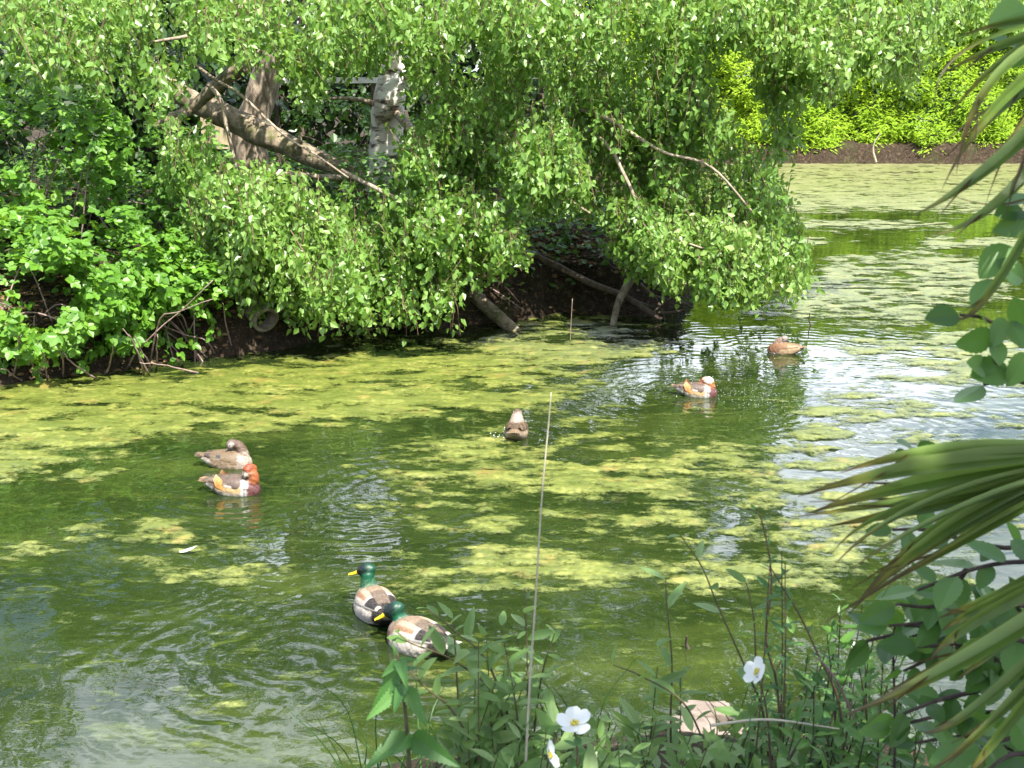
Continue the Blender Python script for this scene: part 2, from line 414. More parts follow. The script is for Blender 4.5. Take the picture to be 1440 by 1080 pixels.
for sc_, am in ((2.2, 0.0050), (7.0, 0.0011), (26.0, 0.00042)):
    h = t.math('MULTIPLY', t.noise(mp.outputs[0], sc_, 2), am); H = h if H is None else t.math('ADD', H, h)
# calm and ruffled areas
calm = t.ramp(t.noise(P, 0.55, 2), [(0.38, 0.25), (0.62, 1.0)])
H = t.math('MULTIPLY', H, calm)
for (nm, k, am, de) in (('mallard_back', 46, 0.0016, 1.0), ('mallard_front', 42, 0.0018, 1.0), ('hen_left', 44, 0.0012, 1.0), ('drake_left', 50, 0.0018, 0.9),
                        ('hen_mid', 40, 0.0020, 0.85), ('drake_right', 38, 0.0022, 0.9), ('hen_right', 40, 0.0010, 1.1)):
    p = DUCKS[nm]; H = t.math('ADD', H, ring(float(p[0]), float(p[1]), k, am, de))
for (u_, v_, k_, a_, d_) in ((560, 690, 40, 0.0016, 0.6), (640, 1010, 36, 0.0015, 0.6), (420, 930, 46, 0.0014, 0.9), (1230, 600, 38, 0.0016, 0.5)):
    p = onz(u_, v_); H = t.math('ADD', H, ring(float(p[0]), float(p[1]), k_, a_, d_))
b = t.bump(H, 1.0, 1.0)
mp2 = t.n.new('ShaderNodeMapping'); mp2.inputs['Scale'].default_value = (0.5, 1.4, 1); t.link(P, mp2.inputs[0])
nz = t.noise(mp2.outputs[0], 0.9, 5, 0.65); nz2 = t.noise(mp2.outputs[0], 6.0, 6, 0.72); nz2.node.inputs['Distortion'].default_value = 1.2
c = t.ramp(nz, [(0.30, (0.007, 0.014, 0.004)), (0.52, (0.016, 0.027, 0.006)), (0.75, (0.042, 0.058, 0.012))])
c = t.mix(t.ramp(nz2, [(0.56, 0.0), (0.70, 0.5)]), c, (0.105, 0.14, 0.022))
pr = t.principled(c, 0.02, 0.5, b); pr.inputs['IOR'].default_value = 1.45
M['water'] = t.done(pr)
g = Geo(); g.add([(-20, 3.5, 0), (45, 3.5, 0), (45, 47, 0), (-20, 47, 0)], np.array([[0, 1, 2, 3]]))
tag(g.build('water', M['water']), kind='structure')

# ------------------------------------------------------------------ algae mats
def soft(poly, u, v, edge):
    return np.clip(-sdist(np.array(poly, float) * np.array([1, 2.2]), np.stack([u, v * 2.2], -1)) / edge, -1, 1)
A_POLY = [  # polygon (photo pixels on the water), edge softness, level
    ([(-300, 560), (0, 543), (150, 530), (330, 522), (480, 502), (700, 478), (930, 487), (860, 512), (800, 548), (770, 575), (610, 585), (470, 598), (300, 612), (130, 628), (60, 668), (-300, 720)], 60, 0.33),
    ([(560, 630), (850, 600), (1100, 640), (1260, 690), (1200, 800), (1000, 780), (860, 760), (700, 760), (540, 720)], 90, 0.10),
    ([(540, 782), (640, 762), (780, 768), (860, 800), (1000, 790), (1180, 800), (1180, 830), (900, 828), (700, 828), (560, 822)], 40, 0.14),
    ([(-100, 760), (60, 762), (90, 778), (20, 790), (-100, 790)], 25, 0.25),
    ([(60, 775), (200, 735), (330, 765), (430, 790), (330, 815), (170, 812)], 60, 0.00),
    ([(80, 655), (165, 660), (165, 675), (90, 675)], 20, 0.25),
    ([(1170, 480), (1500, 465), (1700, 500), (1700, 560), (1400, 545), (1250, 530)], 60, 0.20),
    ([(1180, 560), (1440, 560), (1700, 600), (1700, 680), (1300, 680), (1100, 640)], 80, 0.05),
    ([(1000, 222), (1800, 222), (1900, 300), (1450, 303), (1300, 294), (1120, 300), (1000, 300)], 25, 0.34),
    ([(1110, 308), (1330, 312), (1340, 322), (1120, 322)], 18, 0.16),
    ([(1290, 336), (1800, 330), (1900, 352), (1500, 352), (1310, 350)], 14, 0.26),
    ([(1110, 332), (1160, 335), (1160, 345), (1110, 345)], 14, 0.24),
    ([(1180, 362), (1300, 352), (1390, 372), (1420, 420), (1340, 432), (1330, 450), (1180, 455), (1060, 440), (1140, 400)], 30, 0.24),
    ([(700, 440), (860, 440), (880, 470), (760, 478)], 30, 0.10),
]
us = np.arange(-420, 1860, 3.2); vs = np.concatenate([np.arange(226, 330, 0.6), np.arange(330, 560, 1.0), np.arange(560, 1120, 1.7)])
U, Vv = np.meshgrid(us, vs); G0 = onz(U, Vv); gx = G0[..., 0]; gy = G0[..., 1]
cov = np.full(U.shape, -0.35); uf = U.ravel(); vf = Vv.ravel()
for poly, e, lv in A_POLY:
    s_ = soft(poly, uf, vf, e).reshape(U.shape)
    cov = np.maximum(cov, lv * np.clip(s_ + 0.3, 0, 1) - 0.35 * np.clip(-s_, 0, 1))
cov = np.maximum(cov, -0.42)
nA = fbm(gx * 3.1, gy * 5.6, 4, 8) * 2 - 1; nB = fbm(gx * 9, gy * 15, 4, 9) * 2 - 1; nC = fbm(gx * 0.6, gy * 2.0, 3, 12) * 2 - 1
nD = fbm(gx * 30, gy * 30, 2, 14) * 2 - 1
hgt = cov - 0.10 + 0.56 * nA + 0.30 * nB + 0.20 * nC
dome = 0.024 * np.sqrt(np.clip(hgt, 0, 1)) * (1 + 0.6 * nB)
hz = np.minimum(0.004 + dome + 0.005 * nD * np.clip(hgt * 4, 0, 1), 0.035)
hz = np.maximum(hz, 0.003)
nr, nc = U.shape
idx = (np.arange(nr - 1)[:, None] * nc + np.arange(nc - 1)[None])
F = np.stack([idx, idx + nc, idx + nc + 1, idx + 1], -1).reshape(-1, 4)
keep = (hgt.ravel()[F].max(1) > -0.20) & (gy.ravel()[F].max(1) < 43.8)
F = F[keep]; used = np.unique(F); remap = np.full(nr * nc, -1); remap[used] = np.arange(len(used))
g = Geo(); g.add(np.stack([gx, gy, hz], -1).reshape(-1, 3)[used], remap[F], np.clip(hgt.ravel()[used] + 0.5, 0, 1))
t = NT('algae'); v = t.coords('Object'); n1 = t.noise(v, 2.0, 5, 0.65); n2 = t.noise(v, 24, 5, 0.75); n3 = t.noise(v, 90, 2); n4 = t.noise(t.coords('Object', (0.45, 1.2, 1)), 7, 5, 0.7)
R = t.attr('rnd').outputs['Fac']
c = t.ramp(n1, [(0.28, (0.12, 0.145, 0.03)), (0.5, (0.215, 0.235, 0.046)), (0.72, (0.32, 0.31, 0.09))])
c = t.mix(t.ramp(n4, [(0.42, 0.85), (0.60, 0.0)]), c, (0.085, 0.115, 0.016))
c = t.mix(t.ramp(n2, [(0.40, 0.8), (0.60, 0.0)]), c, (0.08, 0.10, 0.018))
c = t.mix(t.ramp(n3, [(0.66, 0.0), (0.74, 0.6)]), c, (0.45, 0.42, 0.20)); n5 = t.noise(v, 3.3, 4, 0.6); c = t.mix(t.ramp(n5, [(0.58, 0.0), (0.70, 0.45)]), c, (0.30, 0.20, 0.06))
c = t.mix(t.ramp(R, [(0.42, 0.85), (0.62, 0.0)]), c, (0.075, 0.11, 0.018))
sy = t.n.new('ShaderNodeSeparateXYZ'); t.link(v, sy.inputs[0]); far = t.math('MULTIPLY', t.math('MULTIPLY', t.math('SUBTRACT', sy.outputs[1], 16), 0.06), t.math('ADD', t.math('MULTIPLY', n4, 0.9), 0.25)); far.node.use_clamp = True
c = t.mix(t.math('MULTIPLY', far, 0.62), c, t.mix(t.ramp(n1, [(0.35, 0.0), (0.65, 1.0)]), (0.17, 0.19, 0.075), (0.31, 0.30, 0.17)))  # paler towards the far end: grazing sky sheen put into the mat colour
hh = t.math('ADD', t.math('MULTIPLY', n2, 0.02), t.math('MULTIPLY', n3, 0.006))
pa = t.principled(c, 0.30, 0.85, t.bump(hh, 0.55, 1.0)); tr = t.n.new('ShaderNodeBsdfTransparent'); ms = t.n.new('ShaderNodeMixShader')
# thin film that frays out towards the edges of a mat
fr = t.math('ADD', R, t.math('ADD', t.math('MULTIPLY', t.math('SUBTRACT', n2, 0.5), 0.75), t.math('MULTIPLY', t.math('SUBTRACT', n4, 0.5), 0.85)))
t.link(t.ramp(fr, [(0.38, 0.0), (0.52, 0.55), (0.72, 1.0)]), ms.inputs[0]); t.link(tr.outputs[0], ms.inputs[1]); t.link(pa.outputs[0], ms.inputs[2])
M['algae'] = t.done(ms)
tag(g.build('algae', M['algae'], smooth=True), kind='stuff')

#PART2
# ------------------------------------------------------------------ birch
B6 = leaf6(0.36, 0.26, 0.30, 0.62, 0.18, 0.10)
OV6 = leaf6(0.36, 0.33, 0.28, 0.62, 0.16, 0.10)
base = at(541, 262, 18.3); base[2] = hfun(base[0], base[1]) - 0.15
birch = empty('birch_tree', base, 'weeping white-barked birch leaning over the pond, its leafy twigs trailing to the water', 'tree')
tp = [base, at(541, 235, 18.3), at(546, 150, 18.3), at(556, 90, 18.3), at(566, 20, 18.2), at(570, -60, 18.1), at(590, -160, 17.8), at(610, -300, 17.4), at(600, -420, 17.2)]
g = Geo(); P = curve_pts(tp, 40); tube(g, P, np.interp(np.linspace(0, 1, len(P)), [0, .1, .45, .7, 1], [0.29, 0.24, 0.22, 0.17, 0.05]), sides=14, rough=0.16)
g.build('trunk', M['birch_bark'], birch, True)
# swelling and torn bark on the trunk
g = Geo(); P = curve_pts([at(532, 172, 18.12), at(548, 140, 18.02), at(566, 108, 18.05), at(570, 85, 18.15)], 12); tube(g, P, [0.05, .10, .15, .17, .18, .17, .16, .14, .12, .09, .07, .05, .03][:len(P)], sides=10, rough=0.3)
g.build('burl', M['birch_bark'], birch, True)
LIMBS = [  # boughs (pixel u, v, depth), radius at the start
    ([(568, 10, 18.2), (640, -80, 17), (800, -120, 16), (960, -60, 15.6), (1060, 30, 15.4), (1090, 130, 15.3)], 0.10),
    ([(570, -40, 18.1), (760, -170, 16.8), (1000, -170, 16), (1200, -100, 15.6), (1300, -10, 15.4)], 0.09),
    ([(556, 90, 18.3), (600, 130, 17.4), (700, 150, 16.4), (790, 165, 15.9), (850, 200, 15.0), (885, 260, 14.5), (915, 320, 14.2), (990, 350, 14.1)], 0.04),
    ([(800, 150, 15.6), (850, 165, 14.9), (900, 195, 14.6), (935, 215, 14.6), (1000, 235, 14.6), (1060, 300, 14.5)], 0.026),
    ([(550, 150, 18.2), (600, 200, 17), (690, 240, 15.9), (780, 270, 15.3), (830, 300, 15.0)], 0.07),
    ([(545, 230, 18.2), (600, 255, 17), (680, 262, 16), (740, 300, 15.3)], 0.05),
    ([(540, 152, 18.2), (515, 142, 18.1), (478, 138, 18.0), (450, 140, 17.9)], 0.045),
    ([(565, 20, 18.2), (480, -40, 16.5), (380, -20, 15.4), (300, 40, 15.0), (210, 60, 14.8)], 0.08),
    ([(570, -60, 18.1), (420, -140, 16.5), (200, -120, 15.2), (60, -60, 14.8), (-60, 10, 14.6)], 0.09),
    ([(545, 240, 18.2), (480, 250, 16.4), (400, 245, 15.2), (330, 255, 14.7), (280, 275, 14.5)], 0.05),
    ([(405, -60, 16.2), (398, 5, 15.9), (380, 45, 15.8), (350, 90, 15.6)], 0.05),
    ([(260, 80, 15.6), (300, 110, 15.4), (340, 135, 15.3), (400, 190, 15.1), (440, 215, 15.0), (490, 250, 14.9)], 0.02),
    ([(480, 240, 15.2), (560, 280, 14.9), (640, 310, 14.7), (720, 345, 14.6)], 0.03),
]
for pts, r in LIMBS:
    q = np.array(pts, float); g = Geo(); tube(g, curve_pts(at(q[:, 0], q[:, 1], q[:, 2]), 30), r, 0.012, sides=7, wob=0.1)
    g.build('limb', M['grey_bark'], birch, True)

def hang(gl, gt, P, n_leaf, ln, llen, drift=0.25, bright=None, out=None):
    """strands hanging from / through the points P"""
    n = len(P)
    ln = np.broadcast_to(ln, (n,)) * (0.6 + 0.8 * rng.random(n))
    dr = rng.normal(size=(n, 3)) * drift; dr[:, 2] = -1
    if out is not None: dr = dr + out
    dr = norm(dr)
    top = P - dr * (ln * 0.5)[:, None]
    s = (np.arange(n_leaf) + 0.5) / n_leaf
    pos = top[:, None] + dr[:, None] * (ln[:, None] * s[None])[..., None]
    pos = pos + rng.normal(size=pos.shape) * 0.03
    pos = pos.reshape(-1, 3); m = len(pos)
    D = np.array([0, 0, -0.70]) + rng.normal(size=(m, 3)) * 0.55
    N = norm(np.array([0.18, -0.40, 0.50]) + rng.normal(size=(m, 3)) * 0.58)
    L = llen * (0.5 + 0.8 * rng.random(m))
    rr = np.clip(np.repeat(rng.random(n), n_leaf) * 0.5 + rng.random(m) * 0.5, 0, 1)
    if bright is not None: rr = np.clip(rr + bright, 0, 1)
    scatter(gl, B6, pos, D, N, L, 0.92, rr)
    # fine twigs, as three-sided tubes
    for k in range(0, n, 2):
        a = top[k]; bnd = a + dr[k] * ln[k] * 1.02
        tube(gt, np.stack([a + rng.normal(size=3) * 0.01, (a + bnd) / 2 + rng.normal(size=3) * 0.02, bnd]), 0.006, 0.003, sides=3, cap=False)

DENS = 1.6
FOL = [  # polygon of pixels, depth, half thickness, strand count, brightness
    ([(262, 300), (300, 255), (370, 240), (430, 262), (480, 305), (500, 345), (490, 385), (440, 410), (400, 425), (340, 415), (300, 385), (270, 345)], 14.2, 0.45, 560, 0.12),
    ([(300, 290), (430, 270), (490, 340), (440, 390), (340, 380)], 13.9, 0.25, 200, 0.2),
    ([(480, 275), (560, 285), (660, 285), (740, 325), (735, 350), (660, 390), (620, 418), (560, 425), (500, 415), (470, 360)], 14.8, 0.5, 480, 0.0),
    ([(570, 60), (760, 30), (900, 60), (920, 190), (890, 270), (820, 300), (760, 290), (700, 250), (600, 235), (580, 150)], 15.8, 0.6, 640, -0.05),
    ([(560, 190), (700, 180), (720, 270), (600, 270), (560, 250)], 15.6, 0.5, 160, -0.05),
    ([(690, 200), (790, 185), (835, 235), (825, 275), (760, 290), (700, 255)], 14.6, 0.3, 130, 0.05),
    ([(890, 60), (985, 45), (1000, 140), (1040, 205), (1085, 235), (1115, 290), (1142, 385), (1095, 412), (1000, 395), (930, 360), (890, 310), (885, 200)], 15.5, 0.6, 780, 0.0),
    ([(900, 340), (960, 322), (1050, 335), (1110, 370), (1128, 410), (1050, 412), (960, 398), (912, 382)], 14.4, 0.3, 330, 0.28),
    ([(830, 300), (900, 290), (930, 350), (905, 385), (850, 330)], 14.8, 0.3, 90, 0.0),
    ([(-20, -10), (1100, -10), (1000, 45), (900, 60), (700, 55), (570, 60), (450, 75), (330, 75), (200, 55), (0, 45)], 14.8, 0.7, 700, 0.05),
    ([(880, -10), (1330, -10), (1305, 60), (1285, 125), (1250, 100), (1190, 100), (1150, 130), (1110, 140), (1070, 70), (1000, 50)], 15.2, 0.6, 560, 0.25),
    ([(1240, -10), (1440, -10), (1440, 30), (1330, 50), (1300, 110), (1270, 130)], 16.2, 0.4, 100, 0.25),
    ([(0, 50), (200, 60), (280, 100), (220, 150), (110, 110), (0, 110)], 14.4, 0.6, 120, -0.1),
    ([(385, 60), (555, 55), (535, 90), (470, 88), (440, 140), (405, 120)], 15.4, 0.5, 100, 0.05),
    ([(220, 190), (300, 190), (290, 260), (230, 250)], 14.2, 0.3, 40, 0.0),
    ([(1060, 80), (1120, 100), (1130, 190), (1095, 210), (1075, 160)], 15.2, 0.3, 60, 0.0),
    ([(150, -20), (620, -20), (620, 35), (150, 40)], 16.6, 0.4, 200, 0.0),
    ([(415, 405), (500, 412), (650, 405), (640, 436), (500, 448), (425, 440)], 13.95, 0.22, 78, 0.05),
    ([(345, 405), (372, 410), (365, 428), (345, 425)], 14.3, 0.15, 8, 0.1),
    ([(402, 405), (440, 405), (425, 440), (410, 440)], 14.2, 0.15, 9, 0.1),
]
gl = Geo(); gt = Geo()
for poly, dep, th, n, br in FOL:
    n = int(n * DENS); q = in_poly(poly, n * 3)
    # break the mass into tufts: strands bunch where the noise is high, and such tufts stand further out
    tf = fbm(q[:, 0] / 62, q[:, 1] / 85, 3, 61) * .65 + fbm(q[:, 0] / 24, q[:, 1] / 40, 2, 62) * .35
    k = np.argsort(-(tf + rng.random(len(q)) * .75))[:n]; q = q[k]; tf = tf[k]
    P = at(q[:, 0], q[:, 1], dep + rng.normal(size=n) * th * .8 - (tf - .5) * 2.2)
    hang(gl, gt, P, 11, 0.42, 0.086, 0.34, br)
# the rest of the crown, above and beside the frame (it mirrors in the water)
CROWN = [((-1.3, 17.2, 6.2), (1.7, 1.6, 1.3), 240), ((1.2, 16.4, 6.6), (1.5, 1.4, 1.4), 150), ((3.9, 15.6, 5.2), (1.5, 1.0, 0.9), 240), ((-0.6, 17.2, 8.2), (1.3, 1.2, 1.2), 200),
         ((-6.6, 15.4, 5.2), (1.0, 1.0, .9), 110), ((-1.7, 16.8, 6.0), (1.7, 1.2, .9), 190), ((1.1, 16.6, 5.5), (1.3, 1.0, .9), 45), ((2.4, 15.8, 4.9), (1.5, .9, .6), 170), ((-0.9, 16.0, 4.9), (1.4, .9, .6), 140), ((-3.6, 15.0, 4.6), (.7, .6, .3), 50)]
for c_, r_, n in CROWN:
    d = rand_dirs(n) * (rng.random(n)[:, None] ** 0.4); hang(gl, gt, np.array(c_) + d * np.array(r_), 13, 0.8, 0.105, 0.22, 0.05)
gl.build('crown', M['birch_leaf'], birch)
gt.build('twigs', M['twig_bark'], birch)

# ------------------------------------------------------------------ fallen trunk, second trunk, logs and dead branches
p0 = at(490, 242, 17.0)
fall = empty('fallen_trunk', (p0[0], p0[1], hfun(p0[0], p0[1])), 'thick brown tree trunk fallen slantwise across the bank under the birch', 'fallen tree')
g = Geo(); P = curve_pts([at(212, 102, 18.3), at(262, 138, 18.0), at(320, 165, 17.7), at(380, 193, 17.4), at(440, 222, 17.1), at(505, 250, 16.9)], 36)
tube(g, P, np.interp(np.linspace(0, 1, len(P)), [0, .3, .6, 1], [0.10, 0.16, 0.16, 0.10]), sides=14, rough=0.25); g.build('log', M['log_bark'], fall, True)
for pts, r0, r1 in (([(345, 92, 17.0), (320, 108, 17.1), (295, 130, 17.2), (270, 152, 17.3), (235, 170, 17.4), (212, 182, 17.5)], .11, .05), ([(272, 150, 17.3), (250, 170, 17.2), (235, 180, 17.2)], .06, .03),
                    ([(420, 215, 17.0), (423, 200, 16.9), (421, 186, 16.9)], .035, .012)):
    q = np.array(pts); g = Geo(); tube(g, curve_pts(at(q[:, 0], q[:, 1], q[:, 2]), 14), r0, r1, sides=9, rough=0.2); g.build('limb', M['log_bark'], fall, True)

b0 = at(352, 195, 18.6)
st = empty('willow_tree', (b0[0], b0[1], hfun(b0[0], b0[1])), 'short rough grey trunk standing behind the fallen trunk, lit by the sun', 'tree')
g = Geo(); P = curve_pts([(b0[0], b0[1], hfun(b0[0], b0[1]) - 0.1), at(352, 190, 18.6), at(362, 150, 18.6), at(374, 110, 18.6), at(384, 60, 18.6), at(380, -40, 18.6), at(360, -140, 18.4)], 24)
tube(g, P, np.linspace(0.25, 0.13, len(P)), sides=12, rough=0.2); g.build('trunk', M['grey_bark'], st, True)
gl2 = Geo(); n = 900; d = rand_dirs(n) * rng.random(n)[:, None] ** .4 * np.array([1.1, .9, .8]); c_ = at(350, -150, 18.4)
scatter(gl2, OV6, c_ + d, rand_dirs(n) + [0, 0, -.4], rand_dirs(n) + [.3, -.3, .6], 0.11, 0.8); gl2.build('crown', M['ground_leaf'], st)

def branch(name, label, cat, pts, r0, r1, mat, forks=(), group=None):
    q = np.array(pts, float); P = curve_pts(at(q[:, 0], q[:, 1], q[:, 2]), 18)
    g = Geo(); tube(g, P, r0, r1, sides=10, rough=0.16 if r0 > .03 else 0, wob=.08)
    for f in forks:
        q = np.array(f[0], float); tube(g, curve_pts(at(q[:, 0], q[:, 1], q[:, 2]), 10), f[1], f[2], sides=6, wob=0.1)
    o = g.build(name, M[mat], None, True); tag(o, label, cat, group)
    return o
w1 = onz(718, 462)[1]
branch('log', 'bare log sloping from the bank down into the pond beside the algae', 'log', [(605, 365, w1 + 1.0), (640, 393, w1 + .65), (680, 428, w1 + .3), (712, 456, w1 + .02), (728, 470, w1 - .12)], 0.095, 0.075, 'log_bark')
w2 = onz(862, 456)[1]
branch('dead_branch', 'pale curved dead branch dipping into the water under the right birch twigs', 'branch', [(893, 385, w2 + .5), (882, 402, w2 + .35), (870, 425, w2 + .15), (863, 452, w2), (862, 466, w2 - .1)], 0.055, 0.035, 'grey_bark')
branch('dead_branch', 'dark straight branch lying on the shaded bank above the water', 'branch', [(735, 352, 16.6), (790, 378, 16.4), (830, 398, 16.2), (880, 418, 16.0), (930, 450, 15.8)], 0.05, 0.035, 'brown_bark')
branch('dead_branch', 'thin pale lichened branch hanging down in front of the fallen trunk', 'branch', [(292, 118, 15.3), (310, 140, 15.2), (318, 175, 15.2), (325, 205, 15.2), (333, 238, 15.1)], 0.03, 0.018, 'grey_bark', [([(318, 175, 15.2), (322, 190, 15.1), (323, 188, 15.0)], .012, .006)])
branch('dead_branch', 'heap of dark washed-up twigs at the waterline under the right birch tip', 'branch', [(880, 420, 16.3), (920, 432, 16.0), (960, 418, 15.9)], 0.04, 0.02, 'brown_bark',
       [([(900, 400, 16.2), (925, 425, 16), (935, 452, 15.9)], .03, .015), ([(960, 405, 16.0), (930, 430, 15.9), (905, 446, 15.9)], .02, .01), ([(915, 415, 16.2), (950, 425, 15.9), (975, 432, 15.9)], .02, .01), ([(890, 435, 16.2), (930, 440, 15.9), (965, 436, 15.8)], .03, .015)])
branch('reed_stem', 'single thin dry stem standing in the shaded water', 'stem', [(802, 480, onz(802, 482)[1]), (803, 455, onz(802, 482)[1]), (805, 420, onz(802, 482)[1])], 0.0045, 0.003, 'cane_bark')
for pts in ([(690, 385, 16.2), (715, 408, 15.9), (730, 425, 15.8)], [(660, 392, 16), (690, 405, 15.9), (735, 435, 15.6)], [(672, 398, 16), (683, 418, 15.8), (690, 432, 15.8)]):
    branch('exposed_root', 'thin tangled roots hanging from the bank edge beside the sloping log', 'root', pts, 0.014, 0.006, 'cane_bark', group='roots hanging from the bank edge')

# pipe
c0 = at(374, 450, 13.95); ax = norm(np.array([0.55, -0.75, -0.38])); g = Geo()
L_ = np.linspace(0, -1.0, 10); R_, r_ = 0.155, 0.115
tube(g, c0 + ax * L_[:, None], R_, R_, sides=22, wob=0.03, cap=False)
P = c0 + ax * np.linspace(-0.9, 0.0, 8)[:, None]; tube(g, P, r_, r_, sides=22, cap=False)
e1 = norm(np.cross(ax, [0, 0, 1])); e2 = np.cross(ax, e1); th = np.linspace(0, 2 * np.pi, 22, endpoint=False)
o_ = c0 + R_ * (np.cos(th)[:, None] * e1 + np.sin(th)[:, None] * e2); i_ = c0 + 0.004 * ax + r_ * (np.cos(th)[:, None] * e1 + np.sin(th)[:, None] * e2)
k = np.arange(22); g.add(np.concatenate([o_, i_]), np.stack([k, (k + 1) % 22, 22 + (k + 1) % 22, 22 + k], -1))
tag(g.build('drain_pipe', M['concrete'], None, True), 'old concrete pipe mouth sticking out of the dark bank', 'pipe')

def box(g, c, sx, sy, sz, rz=0.0, rx=0.0, bev=0.06, jit=0.0):
    import bmesh
    bm = bmesh.new(); bmesh.ops.create_cube(bm, size=1.0)
    for v_ in bm.verts: v_.co = Vector((v_.co.x * sx, v_.co.y * sy, v_.co.z * sz))
    bmesh.ops.bevel(bm, geom=bm.edges[:], offset=bev * min(sx, sy, sz), segments=2, affect='EDGES')
    bm.verts.ensure_lookup_table(); V = np.array([v_.co[:] for v_ in bm.verts])
    if jit: V = V + (rng.random(V.shape) - 0.5) * jit
    fs = {}
    for f in bm.faces: fs.setdefault(len(f.verts), []).append([v_.index for v_ in f.verts])
    bm.free()
    cz, sz_ = math.cos(rz), math.sin(rz); cx, sx_ = math.cos(rx), math.sin(rx)
    Rz = np.array([[cz, -sz_, 0], [sz_, cz, 0], [0, 0, 1]]); Rx = np.array([[1, 0, 0], [0, cx, -sx_], [0, sx_, cx]])
    g.add(V @ (Rz @ Rx).T + np.asarray(c), [np.array(f) for f in fs.values()])

c0 = at(306, 182, 18.6); g = Geo(); box(g, c0, 0.46, 0.05, 0.44, 0.1, 0.12); box(g, c0 + [0.0, -0.004, -0.25], 0.62, 0.08, 0.05, 0.1); box(g, c0 + [0.16, 0.08, -0.35], 0.07, 0.07, 0.9, 0.1)
tag(g.build('wooden_board', M['plank']), 'pale weathered wooden board on a post half hidden behind the fallen trunk', 'board')
c0 = at(455, 113, 19.4); g = Geo(); box(g, c0, 1.6, 0.06, 0.085, 0.05)
rl = tag(g.build('white_rail', M['white_paint']), 'white painted rail glimpsed behind the birch leaves left of the white trunk', 'rail')
for dx in (-.72, .72): g = Geo(); box(g, c0 + [dx, 0.06, -0.75], 0.07, 0.06, 1.5, 0.05); g.build('post', M['brown_bark'], rl)

# ------------------------------------------------------------------ bramble bushes on the left bank
def shell_pts(c, r, n, depth=0.45, low=-0.9):
    d = rand_dirs(n * 3); d = d[d[:, 2] > low][:n]
    lump = 0.55 + 0.85 * fbm(np.arctan2(d[:, 0], -d[:, 1]) * 2.3 + 9, d[:, 2] * 3.1 + c[0] * 3, 3, 21)
    rr = lump * (1 - depth * rng.random(len(d)) ** 1.6)
    return np.asarray(c) + d * rr[:, None] * np.asarray(r), d
def bush(name, label, cat, c, r, n, llen, mat, group=None, canes=(), tri=True, stems=10, low=-0.9, width=1.0, upbias=0.7):
    b0 = (c[0], c[1], min(hfun(c[0], c[1]), c[2]))
    e = empty(name, b0, label, cat, group)
    P, d = shell_pts(c, r, int(n * 1.9), low=low)
    nz_ = fbm(P[:, 0] * 2.6 + P[:, 1] * 1.3, P[:, 2] * 3.0 + P[:, 1] * .7, 3, 33) + rng.random(len(P)) * .22; kk = np.argsort(-nz_)[:n]; P = P[kk]; d = d[kk]
    P = P + d * ((nz_[kk] - .6) * .5)[:, None]; m = len(P); g = Geo()
    az = rng.random(m) * 2 * np.pi
    N = norm(d * 0.6 + np.array([0.15, -0.25, upbias]) + rng.normal(size=(m, 3)) * 0.35)
    D = norm(np.stack([np.cos(az), np.sin(az), -0.35 + 0 * az], -1) + d * 0.5 + rng.normal(size=(m, 3)) * .3)
    L = llen * (0.55 + 0.7 * rng.random(m)); rr = np.clip(rng.random(m) * .6 + fbm(P[:, 0] * 1.5, P[:, 2] * 1.5, 2, 5) * .4, 0, 1)
    scatter(g, OV6, P, D, N, L, width, rr)
    if tri:
        S = np.cross(N, D)
        for sgn in (-1, 1): scatter(g, OV6, P - D * 0.02, D * 0.45 + S * sgn * 0.9, N + rng.normal(size=(m, 3)) * 0.2, L * 0.85, width, np.clip(rr + rng.normal(size=m) * .08, 0, 1))
    g.build('foliage', M[mat], e)
    if stems:
        g = Geo(); sel = rng.choice(m, stems)
        for k in sel:
            q = np.array([b0[0] + rng.normal() * r[0] * .25, b0[1] + rng.normal() * r[1] * .25, b0[2] - 0.05])
            tube(g, curve_pts([q, (q + P[k]) / 2 + [0, 0, 0.25 * r[2]], P[k]], 10), 0.009, 0.004, sides=5, cap=False)
        g.build('stems', M['cane_bark'], e)
    for pts in canes:
        q = np.array(pts, float); g = Geo(); P2 = curve_pts(at(q[:, 0], q[:, 1], q[:, 2]) if q.shape[1] == 3 else None, 10)
        P2 = P2 + np.cumsum(rng.normal(size=P2.shape) * 0.006, 0)
        tube(g, P2, 0.004, 0.011, sides=6, wob=0.2); g.build('cane', M['cane_bark'], e, True)
    return e
def cane(*uv):
    # from the bush (first) down to the water (last): the last point lies on the water
    yb = float(onz(uv[-1][0], uv[-1][1])[1]); n = len(uv)
    return [(u, v, yb - 0.45 * (1 - i / (n - 1)) ** .6) for i, (u, v) in enumerate(uv)]
bush('bramble_bush', 'bright green bramble overhanging the water, lowest bush at the left edge of the photo', 'bush', at(35, 415, 12.85), (1.1, 0.8, 0.80), 1500, 0.098, 'bramble_leaf', canes=[
    cane((8, 455), (35, 490), (62, 536)), cane((30, 470), (22, 500), (18, 536)), cane((88, 495), (105, 512), (133, 534)), cane((0, 520), (15, 526), (34, 538)), cane((52, 480), (58, 505), (63, 537)), cane((70, 470), (85, 500), (86, 534))], upbias=0.55)
